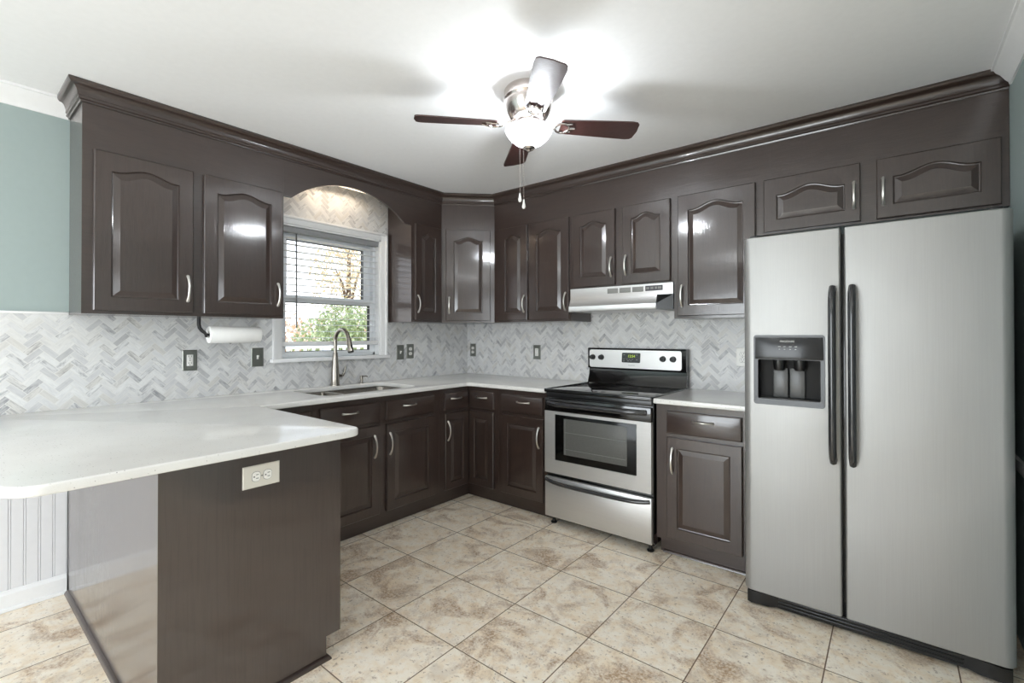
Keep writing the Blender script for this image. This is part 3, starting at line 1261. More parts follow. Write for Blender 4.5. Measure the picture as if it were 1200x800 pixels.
def offset_poly(P, d):
    """moves a polygon inwards (towards its left for counter-clockwise order) by d"""
    n = len(P)
    area = sum(P[i].x * P[(i + 1) % n].y - P[(i + 1) % n].x * P[i].y for i in range(n))
    sgn = 1 if area > 0 else -1
    out = []
    for i in range(n):
        a = (P[i] - P[i - 1]).normalized()
        b = (P[(i + 1) % n] - P[i]).normalized()
        na, nb_ = Vector((-a.y, a.x)) * sgn, Vector((-b.y, b.x)) * sgn
        m = (na + nb_)
        m = m.normalized() if m.length > 1e-6 else na
        out.append(P[i] + m * d / max(0.3, m.dot(na)))
    return out


def slab(bm, outer, holes, z0, z1, ease=0.006):
    rings_all = []

    def ring(P, z):
        return [bm.verts.new((p.x, p.y, z)) for p in P]

    def side(P, sign):
        n = 4
        R = []
        for k in range(n + 1):
            a = k / n * math.pi / 2
            R.append((ease * (1 - math.sin(a)) * sign, z0 + ease * (1 - math.cos(a))))
        for k in range(n + 1):
            a = k / n * math.pi / 2
            R.append((ease * (1 - math.cos(a)) * sign, z1 - ease * (1 - math.sin(a))))
        rs = [ring(offset_poly(P, o) if abs(o) > 1e-7 else P, z) for o, z in R]
        for A, B in zip(rs, rs[1:]):
            m = len(A)
            for k in range(m):
                bm.faces.new((A[k], A[(k + 1) % m], B[(k + 1) % m], B[k]))
        return rs[0], rs[-1]
    lo, hi = [], []
    a, b = side(outer, 1)
    lo.append(a)
    hi.append(b)
    for h in holes:
        a, b = side(h, -1)
        lo.append(a)
        hi.append(b)
    for group_ in (lo, hi):
        flat_ = [v for r in group_ for v in r]
        for tri in tessellate_polygon([[v.co for v in r] for r in group_]):
            try:
                bm.faces.new([flat_[i] for i in tri])
            except ValueError:
                pass


SINK = (0.103, 0.550, -1.790, -1.065)   # x0, x1, y0, y1 of the cut-out
bm = new_bm()
outer = rounded([(0.0006, -3.195, 0), (1.585, -3.195, 0.085), (1.585, -2.211, 0.055), (0.654, -2.211, 0.006),
                 (0.654, -0.654, 0.03), (1.3735, -0.654, 0.004), (1.3735, -0.0006, 0), (0.0006, -0.0006, 0)])
hole = rounded([(SINK[0], SINK[2], 0.07), (SINK[1], SINK[2], 0.07), (SINK[1], SINK[3], 0.07), (SINK[0], SINK[3], 0.07)])
slab(bm, outer, [hole], 0.885, 0.914)
obj('countertop', bm, 'white_quartz', label='white speckled quartz countertop running over the peninsula and past the sink to the range', cat='countertop', sharp=40)
bm = new_bm()
slab(bm, rounded([(2.1395, -0.0006, 0), (2.1395, -0.654, 0.006), (2.652, -0.654, 0.004), (2.652, -0.0006, 0)]), [], 0.885, 0.914)
obj('countertop', bm, 'white_quartz', label='short white quartz countertop between range and refrigerator', cat='countertop', sharp=40)

# ------------------------------------------------------------------ sink and faucet
t = thing('kitchen_sink', 'stainless steel double-bowl sink set under the white counter below the window', 'sink', (0.33, -1.43, 0.70))


def basin(x0, x1, y0, y1, depth, r0, r1):
    bm = new_bm()
    zt = 0.8840
    spec = [(-0.012, zt - 0.002), (-0.012, zt), (0.0, zt), (0.004, zt - 0.006), (0.008, zt - depth + 0.03), (0.011, zt - depth + 0.008), (0.015, zt - depth)]
    base_ = rounded([(x0, y0, r0), (x1, y0, r0), (x1, y1, r1), (x0, y1, r1)])
    rs = []
    for o, z in spec:
        P = offset_poly(base_, o) if abs(o) > 1e-9 else base_
        rs.append([bm.verts.new((p.x, p.y, z)) for p in P])
    for A, B in zip(rs, rs[1:]):
        m = len(A)
        for k in range(m):
            bm.faces.new((A[k], A[(k + 1) % m], B[(k + 1) % m], B[k]))
    bm.faces.new(rs[-1])
    r = obj('basin', bm, 'sink_steel', t, sharp=50)
    bm = new_bm()
    cx, cy = (x0 + x1) / 2, (y0 + y1) / 2
    lathe(bm, [(0, 0.004), (0.03, 0.003), (0.042, 0.005), (0.045, 0.0015), (0.045, 0.0002)], (cx, cy, zt - depth), 24)
    obj('drain', bm, 'faucet_nickel', r)


basin(SINK[0] + 0.004, SINK[1] - 0.004, SINK[2] + 0.004, -1.556, 0.19, 0.06, 0.016)
basin(SINK[0] + 0.004, SINK[1] - 0.004, -1.526, SINK[3] - 0.004, 0.19, 0.016, 0.06)

bm = new_bm()
box(bm, SINK[0] - 0.004, SINK[1] + 0.004, -1.553, -1.529, 0.845, 0.8838, 0.006, seg=3)
obj('divider', bm, 'satin_nickel', t)

fx, fy = 0.052, -1.43
t = thing('faucet', 'brushed nickel gooseneck faucet standing behind the sink', 'faucet', (fx, fy, 0.914))
bm = new_bm()
lathe(bm, [(0, 0.0), (0.033, 0.0), (0.033, 0.006), (0.030, 0.012), (0.029, 0.07), (0.026, 0.12), (0.021, 0.18), (0.0175, 0.235), (0.0165, 0.24), (0, 0.24)], (fx, fy, 0.914), 28)
obj('body', bm, 'faucet_nickel', t)
bm = new_bm()
pts = [(fx, fy, 1.150), (fx, fy, 1.235)]
rr = 0.088
for k in range(1, 15):
    a = math.pi - k / 14 * math.radians(160)
    pts.append((fx + rr + rr * math.cos(a), fy, 1.235 + rr * math.sin(a)))
tube(bm, pts, 0.0135, 16)
sp = obj('spout', bm, 'faucet_nickel', t)
ex, ez = pts[-1][0], pts[-1][2]
dx, dz = 0.30, -0.954
bm = new_bm()
tube(bm, [(ex, fy, ez), (ex + dx * 0.03, fy, ez + dz * 0.03), (ex + dx * 0.075, fy, ez + dz * 0.075), (ex + dx * 0.105, fy, ez + dz * 0.105)],
     [0.0138, 0.0165, 0.020, 0.021], 18)
sh = obj('spray_head', bm, 'faucet_nickel', t)
bm = new_bm()
tube(bm, [(ex + dx * 0.105, fy, ez + dz * 0.105), (ex + dx * 0.109, fy, ez + dz * 0.109)], [0.0205, 0.019], 18)
tube(bm, [(ex + 0.0205 + dx * 0.05, fy, ez + dz * 0.052), (ex + 0.0235 + dx * 0.078, fy, ez + dz * 0.078)], 0.0042, 8)
obj('nozzle', bm, 'dark_plastic', sh)
bm = new_bm()
tube(bm, [(fx, fy + 0.018, 0.990), (fx, fy + 0.045, 0.982), (fx, fy + 0.060, 0.986), (fx + 0.004, fy + 0.070, 1.006), (fx + 0.010, fy + 0.078, 1.050)],
     [0.012, 0.011, 0.010, 0.008, 0.0065], 12)
obj('handle', bm, 'faucet_nickel', t)

sx, sy = 0.060, -1.215
t = thing('soap_dispenser', 'small brushed nickel soap dispenser beside the faucet', 'soap dispenser', (sx, sy, 0.914))
bm = new_bm()
lathe(bm, [(0, 0), (0.020, 0), (0.020, 0.004), (0.012, 0.008), (0.011, 0.045), (0.013, 0.048), (0.013, 0.058), (0, 0.060)], (sx, sy, 0.914), 20)
obj('body', bm, 'faucet_nickel', t)
bm = new_bm()
tube(bm, [(sx, sy + 0.008, 0.966), (sx + 0.018, sy + 0.028, 0.969), (sx + 0.026, sy + 0.036, 0.963)], [0.005, 0.0045, 0.004], 10)
obj('nozzle', bm, 'faucet_nickel', t)

# ------------------------------------------------------------------ range
RX0, RX1 = 1.3775, 2.1355
t = thing('range', 'stainless steel freestanding electric range with black glass cooktop', 'stove', ((RX0 + RX1) / 2, -0.34, 0))
FG = FR_R(0, 0, -0.635)      # n is measured from the plane of the door's back
bm = new_bm()
box(bm, RX0 + 0.003, RX1 - 0.003, -0.632, -0.012, 0.045, 0.896, 0.003)
obj('body', bm, 'black_gloss', t)
bm = new_bm()
# glass top with a raised black rim
box(bm, RX0, RX1, -0.668, -0.014, 0.897, 0.915, 0.006)
box(bm, RX0, RX1, -0.668, -0.652, 0.905, 0.921, 0.005)
box(bm, RX0, RX0 + 0.012, -0.668, -0.07, 0.905, 0.920, 0.004)
box(bm, RX1 - 0.012, RX1, -0.668, -0.07, 0.905, 0.920, 0.004)
obj('cooktop', bm, 'black_gloss', t)
bm = new_bm()
box(bm, RX0 + 0.006, RX1 - 0.006, -0.650, -0.633, 0.862, 0.896, 0.003)
for k in range(22):
    u = RX0 + 0.10 + k * 0.026
    box(bm, u, u + 0.018, -0.652, -0.6495, 0.874, 0.879)
obj('vent_trim', bm, 'dark_plastic', t)
# oven door
bm = new_bm()
za, zb = 0.357, 0.772
wx0, wx1, wz0, wz1 = 1.464, 2.042, 0.447, 0.752
fbox(bm, FG, RX0 + 0.004, wx0, za, zb, 0.0, 0.030)
fbox(bm, FG, wx1, RX1 - 0.004, za, zb, 0.0, 0.030)
fbox(bm, FG, wx0, wx1, za, wz0, 0.0, 0.030)
fbox(bm, FG, wx0, wx1, wz1, zb, 0.0, 0.030)
bmesh.ops.remove_doubles(bm, verts=bm.verts, dist=1e-5)
od = obj('oven_door', bm, 'steel_range', t)
bm = new_bm()
fbox(bm, FG, RX0 + 0.004, RX1 - 0.004, zb + 0.0005, 0.858, 0.0, 0.030, 0.004)
obj('door_top', bm, 'black_gloss', od)
bm = new_bm()
fbox(bm, FG, wx0 + 0.0005, wx1 - 0.0005, wz0 + 0.0005, wz1 - 0.0005, 0.0, 0.0285, 0.003)
wf = obj('window', bm, 'black_glass', od)
bm = new_bm()
fbox(bm, FG, wx0 + 0.068, wx1 - 0.062, wz0 + 0.045, wz1 - 0.022, 0.024, 0.0290, 0.001)
wg = obj('window_glass', bm, 'oven_glass', od)
bm = new_bm()
for zz in (0.530, 0.640):
    tube(bm, [FG.p(wx0 + 0.075, zz, 0.0292), FG.p(wx1 - 0.070, zz, 0.0292)], 0.0013, 6)
tube(bm, [FG.p(wx0 + 0.078, wz0 + 0.05, 0.0292), FG.p(wx0 + 0.078, wz1 - 0.03, 0.0292)], 0.0022, 6)
obj('oven_rack', bm, 'light_grey_plastic', od)
# door handle: a broad black bar bowed away from the door
bm = new_bm()
pts, rad = [], []
for k in range(25):
    s = -1 + 2 * k / 24
    u = (RX0 + RX1) / 2 + s * 0.345
    pts.append(FG.p(u, 0.826, 0.030 + 0.040 * (1 - abs(s) ** 6)))
    rad.append(0.017)
tube(bm, pts, rad, 14, flat=0.8)
obj('handle', bm, 'black_handle', od)
# storage drawer
bm = new_bm()
fbox(bm, FG, RX0 + 0.004, RX1 - 0.004, 0.062, 0.330, 0.0, 0.028, 0.004)
sd = obj('drawer', bm, 'steel_range', t)
bm = new_bm()
pts, rad = [], []
for k in range(25):
    s = -1 + 2 * k / 24
    u = (RX0 + RX1) / 2 + s * 0.366
    pts.append(FG.p(u, 0.296 + 0.014 * (abs(s) ** 5), 0.028 + 0.026 * (1 - abs(s) ** 5)))
    rad.append(0.0125)
tube(bm, pts, rad, 12)
obj('handle', bm, 'black_handle', sd)
# back guard with control panel
bm = new_bm()
extrude_pts(bm, [(RX0 + 0.001, -0.012, 0.9155), (RX0 + 0.001, -0.078, 0.9155), (RX0 + 0.001, -0.072, 0.935), (RX0 + 0.001, -0.052, 0.985), (RX0 + 0.001, -0.050, 1.022),
                 (RX0 + 0.001, -0.070, 1.030), (RX0 + 0.001, -0.074, 1.174), (RX0 + 0.001, -0.066, 1.183), (RX0 + 0.001, -0.012, 1.183)], (RX1 - RX0 - 0.002, 0, 0))
bg = obj('backguard', bm, 'black_gloss', t)
FB = FR_R(0, 0, -0.0745)
bm = new_bm()
P = rounded([(RX0 + 0.018, 1.037, 0.016), (RX1 - 0.030, 1.037, 0.016), (RX1 - 0.030, 1.170, 0.016), (RX0 + 0.018, 1.170, 0.016)])
extrude_pts(bm, [(p.x, -0.0700, p.y) for p in P], (0, -0.0075, 0))
cp = obj('control_panel', bm, 'steel_range', t)
for kx in (1.425, 1.498, 1.976, 2.048):
    bm = new_bm()
    lathe(bm, [(0, -0.0076), (0.0215, -0.0076), (0.0215, -0.010), (0.019, -0.016), (0.0175, -0.030), (0.0, -0.031)], (kx, -0.0700, 1.113), 28, axis='y')
    box(bm, kx - 0.004, kx + 0.004, -0.1045, -0.0995, 1.096, 1.130, 0.002)
    obj('knob', bm, 'dark_plastic', t)
bm = new_bm()
P = rounded([(1.665, 1.079, 0.008), (1.808, 1.079, 0.008), (1.812, 1.151, 0.008), (1.669, 1.151, 0.008)])
extrude_pts(bm, [(p.x, -0.0771, p.y) for p in P], (0, -0.0035, 0))
dp = obj('clock_panel', bm, 'black_gloss', t)
FC = FR_R(0, 0, -0.0806)
text_mesh('clock_digits', '12:54', 0.026, 'clock_digits', dp, FC, 1.742, 1.126, 0.0003, 0.0002)
bm = new_bm()
for k, (u, zz) in enumerate(((1.686, 1.136), (1.684, 1.104), (1.708, 1.104), (1.728, 1.104), (1.748, 1.104), (1.784, 1.136), (1.784, 1.100), (1.684, 1.092), (1.716, 1.092), (1.738, 1.092))):
    fbox(bm, FC, u - 0.006, u + 0.006, zz - 0.0018, zz + 0.0018, 0.0, 0.0005)
pieces('button_mark', bm, 'light_grey_plastic', dp)
FT = FR_R(0, 0, -0.0775)
text_mesh('maker_lettering', 'FRIGIDAIRE', 0.010, 'button_grey', cp, FT, 1.742, 1.060, 0.0004, 0.0003)
for px_, py_ in ((RX0 + 0.035, -0.60), (RX1 - 0.035, -0.60), (RX0 + 0.035, -0.06), (RX1 - 0.035, -0.06)):
    bm = new_bm()
    lathe(bm, [(0, 0), (0.020, 0), (0.022, 0.008), (0.012, 0.014), (0.010, 0.0455), (0, 0.0455)], (px_, py_, 0), 18)
    obj('foot', bm, 'dark_plastic', t)

# ------------------------------------------------------------------ range hood
HX0, HX1 = 1.3695, 2.1345
t = thing('range_hood', 'stainless steel under-cabinet range hood with a row of grey buttons above the range', 'range hood', ((HX0 + HX1) / 2, -0.16, 1.45))
bm = new_bm()
XC = 2.030
prof = [(-0.002, 1.449), (-0.336, 1.449), (-0.338, 1.453), (-0.338, 1.490), (-0.334, 1.494), (-0.314, 1.546), (-0.3135, 1.6190), (-0.002, 1.6190)]
extrude_pts(bm, [(HX0, y_, z_) for y_, z_ in prof], (XC - HX0, 0, 0))
extrude_pts(bm, [(XC, y_, z_) for y_, z_ in ((-0.002, 1.546), (-0.314, 1.546), (-0.3135, 1.6190), (-0.002, 1.6190))], (HX1 - XC, 0, 0))
obj('canopy', bm, 'steel_hood', t)
bm = new_bm()
extrude_pts(bm, [(XC + 0.0005, -0.01, 1.4495), (XC + 0.0005, -0.330, 1.4495), (HX1, -0.306, 1.4495), (HX1, -0.01, 1.4495)], (0, 0, 0.040))
prv = [bm.verts.new(c) for c in ((XC + 0.0005, -0.330, 1.4895), (HX1, -0.306, 1.4895), (HX1, -0.306, 1.5455), (XC + 0.0005, -0.01, 1.4895), (HX1, -0.01, 1.4895), (HX1, -0.01, 1.5455))]
for f in ((0, 1, 2), (3, 5, 4), (0, 2, 5, 3), (1, 4, 5, 2)):
    bm.faces.new([prv[i] for i in f])
obj('end_cap', bm, 'dark_plastic', t)
FH = FR_R(0, 0, -0.3140)
for a, b in ((1.672, 1.752), (1.764, 1.846), (1.858, 1.936)):
    bm = new_bm()
    fbox(bm, FH, a, b, 1.571, 1.605, -0.001, 0.0022, 0.001)
    obj('button', bm, 'button_grey', t)
bm = new_bm()
fbox(bm, FH, 1.950, 2.068, 1.573, 1.607, -0.001, 0.0018, 0.0008)
for a, b in ((1.956, 1.978), (1.986, 2.006), (2.016, 2.030), (2.036, 2.060)):
    fbox(bm, FH, a, b, 1.583, 1.598, 0.0018, 0.0022, 0, 1)
obj('switch_label', bm, ['label_dark', 'button_grey'], t)

# ------------------------------------------------------------------ refrigerator
RF0, RF1, RG0, RG1 = 2.666, 3.5708, 3.0515, 3.0655
RFY = -0.843
t = thing('refrigerator', 'large stainless steel side-by-side refrigerator with long black handles', 'refrigerator', ((RF0 + RF1) / 2, -0.44, 0))
bm = new_bm()
box(bm, RF0 + 0.004, RF1 - 0.004, -0.775, -0.035, 0.03, 1.728, 0.004)
obj('body', bm, 'grey_plastic', t)


def door_plan(x0, x1, rl, rr_):
    """plan outline of a fridge door: flat back, softly rounded front corners"""
    yb_, yf_ = -0.782, RFY
    P = [(x1, yb_)]
    for k in range(9):
        a = k / 8 * math.pi / 2
        P.append((x1 - rr_ + rr_ * math.cos(a), yf_ + rr_ - rr_ * math.sin(a)))
    for k in range(9):
        a = k / 8 * math.pi / 2
        P.append((x0 + rl - rl * math.sin(a), yf_ + rl - rl * math.cos(a)))
    P.append((x0, yb_))
    return P


def stack_prism(bm, P, zs):
    """prism with eased ends: zs = [(z, inset)]"""
    V = [Vector(p) for p in P]
    rs = []
    for z_, o in zs:
        Q = offset_poly(V, o) if o > 1e-9 else V
        rs.append([bm.verts.new((q.x, q.y, z_)) for q in Q])
    for A, B in zip(rs, rs[1:]):
        m = len(A)
        for k in range(m):
            bm.faces.new((A[k], A[(k + 1) % m], B[(k + 1) % m], B[k]))
    bm.faces.new(rs[0])
    bm.faces.new(rs[-1])


FZ0, FZ1 = 0.073, 1.744
DX0, DX1, DZa, DZb = 2.716, 2.992, 0.962, 1.278
bm = new_bm()
PL = door_plan(RF0, RG0, 0.036, 0.008)
stack_prism(bm, PL, [(FZ0, 0.004), (FZ0 + 0.004, 0), (DZa, 0)])
stack_prism(bm, PL, [(DZb, 0), (FZ1 - 0.004, 0), (FZ1, 0.004)])
Lp = [(DX0, -0.782), (DX0, RFY)] + PL[10:]
stack_prism(bm, Lp, [(DZa, 0), (DZb, 0)])
Rp = PL[:10] + [(DX1, RFY), (DX1, -0.782)]
stack_prism(bm, Rp, [(DZa, 0), (DZb, 0)])
box(bm, DX0, DX1, -0.786, -0.782, DZa, DZb)
bmesh.ops.remove_doubles(bm, verts=bm.verts, dist=1e-5)
inner = [f for f in bm.faces if abs(abs(f.normal.z) - 1) < 1e-3 and (abs(f.calc_center_median().z - DZa) < 1e-4 or abs(f.calc_center_median().z - DZb) < 1e-4)]
fd = obj('freezer_door', bm, 'steel_fridge', t, sharp=22)
bm = new_bm()
stack_prism(bm, door_plan(RG1, RF1, 0.008, 0.036), [(FZ0, 0.004), (FZ0 + 0.004, 0), (FZ1 - 0.004, 0), (FZ1, 0.004)])
rd = obj('fridge_door', bm, 'steel_fridge', t, sharp=22)
FF = FR_R(0, 0, RFY)


def fridge_handle(parent, uc):
    bm = new_bm()
    pts, rad = [], []
    for k in range(31):
        s = -1 + 2 * k / 30
        pts.append(FF.p(uc, 1.111 + s * 0.376, 0.018 + 0.036 * (1 - abs(s) ** 10)))
        rad.append(0.0155 if abs(s) < 0.97 else 0.0135)
    tube(bm, pts, rad, 16, flat=0.95)
    for s in (-1, 1):
        tube(bm, [FF.p(uc, 1.111 + s * 0.368, -0.0005), FF.p(uc, 1.111 + s * 0.368, 0.024)], [0.015, 0.0135], 14)
    obj('handle', bm, 'black_handle', parent)


fridge_handle(fd, 3.0245)
fridge_handle(rd, 3.0935)
# water and ice dispenser set in the freezer door
dpn = None
bm = new_bm()
P = rounded([(DX0 - 0.003, DZa - 0.003, 0.012), (DX1 + 0.003, DZa - 0.003, 0.012), (DX1 + 0.003, DZb + 0.003, 0.012), (DX0 - 0.003, DZb + 0.003, 0.012)])
cx0, cx1, cz0, cz1 = 2.731, 2.979, 0.986, 1.168
Q = rounded([(cx0, cz0, 0.006), (cx1, cz0, 0.006), (cx1, cz1, 0.006), (cx0, cz1, 0.006)])
o0 = [bm.verts.new((p.x, RFY + 0.001, p.y)) for p in P]
o1 = [bm.verts.new((p.x, RFY - 0.006, p.y)) for p in P]
i1 = [bm.verts.new((p.x, RFY - 0.005, p.y)) for p in Q]
i0 = [bm.verts.new((p.x, RFY + 0.052, p.y)) for p in Q]
for A, B in ((o0, o1), (o1, i1), (i1, i0)):
    for k in range(len(A)):
        bm.faces.new((A[k], A[(k + 1) % len(A)], B[(k + 1) % len(A)], B[k]))
bm.faces.new(i0)
# the control slope above the niche bulges forward
v0 = []
for zz, nn in ((cz1 + 0.002, 0.016), (cz1 + 0.024, 0.019), (DZb - 0.008, 0.006)):
    row = []
    for k in range(13):
        s = -1 + 2 * k / 12
        row.append(bm.verts.new((2.855 + s * 0.134, RFY - 0.005 - nn * (1 - 0.55 * s * s), zz - (0.010 * s * s if zz < 1.2 and nn > 0.018 else 0))))
    v0.append(row)
bk = [[bm.verts.new((v.co.x, RFY - 0.004, v.co.z)) for v in r] for r in (v0[0], v0[-1])]
for A, B in ((bk[0], v0[0]), (v0[0], v0[1]), (v0[1], v0[2]), (v0[2], bk[1])):
    for k in range(12):
        bm.faces.new((A[k], A[k + 1], B[k + 1], B[k]))
bm.faces.ensure_lookup_table()
for f in bm.faces:
    c_ = f.calc_center_median()
    if c_.y > RFY + 0.002 and cx0 - 0.001 < c_.x < cx1 + 0.001 and cz0 - 0.001 < c_.z < cz1 + 0.001:
        f.material_index = 1
disp = obj('dispenser', bm, ['dispenser_grey', 'slot_black'], t)
bm = new_bm()
for cxx, wdt in ((2.818, 0.030), (2.885, 0.030)):
    fbox(bm, FF, cxx - wdt, cxx + wdt, cz0 + 0.006, cz1 - 0.040, -0.044, -0.036, 0.003)
pieces('paddle', bm, 'button_mid', disp)
bm = new_bm()
for cxx in (2.815, 2.898):
    lathe(bm, [(0, 0), (0.020, 0), (0.024, 0.012), (0.026, 0.048), (0, 0.048)], (cxx, RFY + 0.022, cz1 - 0.049), 20)
pieces('chute', bm, 'dark_plastic', disp)
bm = new_bm()
fbox(bm, FF, cx0 + 0.004, cx1 - 0.004, cz0 + 0.0005, cz0 + 0.006, -0.048, 0.004, 0.002)
obj('drip_tray', bm, 'dark_plastic', disp)
FDp = FR_R(0, 0, RFY - 0.0165)
text_mesh('maker_lettering', 'FRIGIDAIRE', 0.0115, 'clear_text', disp, FDp, 2.853, 1.252, 0.0005, 0.0006)
bm = new_bm()
for k, u in enumerate((2.823, 2.844, 2.866, 2.887)):
    fbox(bm, FDp, u - 0.005, u + 0.005, 1.2275, 1.2295, 0.0, 0.0062)
    fbox(bm, FDp, u - 0.003, u + 0.003, 1.216, 1.218, 0.002, 0.0075)
pieces('button_mark', bm, 'clear_text', disp)
# base grille and hinge covers
bm = new_bm()
gp = [(RF0 + 0.012, -0.70), (RF0 + 0.012, -0.828), (RF0 + 0.03, -0.836), (RF0 + 0.10, -0.828), (RF0 + 0.13, -0.812), (RF1 - 0.13, -0.812), (RF1 - 0.10, -0.828),
      (RF1 - 0.03, -0.836), (RF1 - 0.012, -0.828), (RF1 - 0.012, -0.70)]
prism(bm, gp, 0.012, 0.066)
for k in range(3):
    box(bm, RF0 + 0.14, RF1 - 0.14, -0.817, -0.811, 0.022 + k * 0.015, 0.030 + k * 0.015, 0.002)
obj('grille', bm, 'dark_plastic', t)
for px_ in (RF0 + 0.05, RF1 - 0.05):
    bm = new_bm()
    tube(bm, [(px_ - 0.03, -0.78, 0.022), (px_ + 0.03, -0.78, 0.022)], 0.022, 16)
    obj('roller', bm, 'dark_plastic', t)
for px_ in (RF0 + 0.045, RF1 - 0.045):
    bm = new_bm()
    box(bm, px_ - 0.035, px_ + 0.035, -0.80, -0.70, 1.7285, 1.7435, 0.003)
    box(bm, px_ - 0.018, px_ + 0.018, -0.825, -0.77, 1.7445, 1.756, 0.004)
    obj('hinge_cover', bm, 'dark_plastic', t)

# ------------------------------------------------------------------ ceiling fan
t = thing('ceiling_fan', 'nickel ceiling fan with four dark walnut blades and a white glass bowl light', 'ceiling fan', (FAN_X, FAN_Y, H))
C0 = (FAN_X, FAN_Y, 0)
bm = new_bm()
lathe(bm, [(0, H - 0.0005), (0.112, H - 0.0005), (0.118, H - 0.010), (0.118, H - 0.046), (0.114, H - 0.052), (0.112, H - 0.056), (0.116, H - 0.062), (0.114, H - 0.075),
           (0.104, H - 0.105), (0.092, H - 0.128), (0.080, H - 0.142), (0.064, H - 0.150), (0.0, H - 0.150)], C0, 48)
obj('motor_housing', bm, 'brushed_nickel_fan', t)
bm = new_bm()
lathe(bm, [(0.052, H - 0.1505), (0.056, H - 0.158), (0.050, H - 0.166), (0.036, H - 0.176), (0.026, H - 0.190), (0.012, H - 0.192), (0.012, H - 0.1505)], C0, 40)
obj('light_fitter', bm, 'brushed_nickel_fan', t)
bm = new_bm()
ZBW = 2.266
lathe(bm, [(0.096, 0.010), (0.104, 0.006), (0.112, 0.0), (0.113, -0.008), (0.106, -0.022), (0.092, -0.042), (0.072, -0.060), (0.048, -0.073), (0.026, -0.080), (0.010, -0.082),
           (0.010, -0.079), (0.026, -0.077), (0.046, -0.070), (0.070, -0.057), (0.089, -0.040), (0.103, -0.021), (0.110, -0.008), (0.109, 0.0), (0.102, 0.004), (0.096, 0.007)], (FAN_X, FAN_Y, ZBW), 48)
obj('glass_bowl', bm, 'frosted_bowl', t, sharp=60)
bm = new_bm()
lathe(bm, [(0, -0.0783), (0.006, -0.0783), (0.006, -0.083), (0.030, -0.083), (0.031, -0.086), (0.024, -0.095), (0.012, -0.099), (0.008, -0.104), (0.0, -0.106)], (FAN_X, FAN_Y, ZBW), 28)
obj('finial', bm, 'brushed_nickel_fan', t)
ZBL = 2.290
for k, ang in enumerate((46.4, 136.4, 226.4, 316.4)):
    a = math.radians(ang)
    er, et = Vector((math.cos(a), math.sin(a), 0)), Vector((-math.sin(a), math.cos(a), 0))
    tilt = math.radians(-12)
    ct = et * math.cos(tilt) + Vector((0, 0, 1)) * math.sin(tilt)
    nn_ = er.cross(ct)
    base_p = Vector((FAN_X, FAN_Y, ZBL))

    def bp(r, w, h=0.0):
        return base_p + er * r + ct * w + nn_ * h
    # blade outline: narrow root, broad rounded tip
    out = []
    prof = [(0.155, 0.040), (0.165, 0.050), (0.26, 0.055), (0.40, 0.062), (0.50, 0.066), (0.524, 0.062), (0.535, 0.050)]
    for r, w in prof:
        out.append((r, -w))
    for w in (-0.03, 0.0, 0.03):
        out.append((0.541 - 0.004 * abs(w) / 0.03, w))
    for r, w in reversed(prof):
        out.append((r, w))
    bm = new_bm()
    A = [bm.verts.new(bp(r, w, -0.003)) for r, w in out]
    B = [bm.verts.new(bp(r, w, 0.003)) for r, w in out]
    bm.faces.new(A)
    bm.faces.new(B)
    for i in range(len(out)):
        bm.faces.new((A[i], A[(i + 1) % len(out)], B[(i + 1) % len(out)], B[i]))
    bmesh.ops.bevel(bm, geom=[e for e in bm.edges if e.calc_face_angle(0) > 1.0], offset=0.0015, segments=2, affect='EDGES')
    bo = obj('blade', bm, 'blade_wood', t)
    # blade iron: arm with an open ring at the root of the blade
    bm = new_bm()
    root = Vector((FAN_X, FAN_Y, H - 0.146)) + er * 0.060
    tube(bm, [root, Vector((FAN_X, FAN_Y, H - 0.158)) + er * 0.085, bp(0.118, 0, -0.006), bp(0.132, 0, -0.0085)], [0.011, 0.010, 0.008, 0.008], 10, flat=0.6)
    ring = []
    for q in range(25):
        an = q / 24 * 2 * math.pi
        ring.append(bp(0.162 + 0.034 * math.cos(an), 0.034 * math.sin(an), -0.0085))
    tube(bm, ring, 0.0052, 8)
    tube(bm, [bp(0.19, 0.0, -0.0075), bp(0.225, 0.0, -0.0055)], [0.008, 0.006], 8, flat=0.5)
    for w in (-0.028, 0.028):
        tube(bm, [bp(0.180, w, -0.0075), bp(0.208, w, -0.0055)], [0.007, 0.005], 8)
    obj('blade_iron', bm, 'brushed_nickel_fan', bo)
for (dx_, dy_, ln, dd) in ((-0.030, -0.030, 1.962, 0), (-0.004, -0.034, 1.925, 0)):
    bm = new_bm()
    x_, y_ = FAN_X + dx_, FAN_Y + dy_
    top = 2.176
    x2, y2 = x_, y_
    n = int((top - ln) / 0.006)
    tube(bm, [(x_, y_, top + 0.012), (x_, y_, ln)], 0.0009, 5)
    for q in range(n):
        zc = ln + q * 0.006
        lathe(bm, [(0, 0.0016), (0.0016, 0), (0, -0.0016)], (x_, y_, zc), 6)
    pc = obj('pull_chain', bm, 'brushed_nickel_fan', t)
    bm = new_bm()
    lathe(bm, [(0, 0), (0.003, -0.001), (0.0045, -0.012), (0.0085, -0.030), (0.009, -0.036), (0.006, -0.043), (0, -0.045)], (x_, y_, ln), 16)
    obj('pull_knob', bm, 'white_plastic', pc)

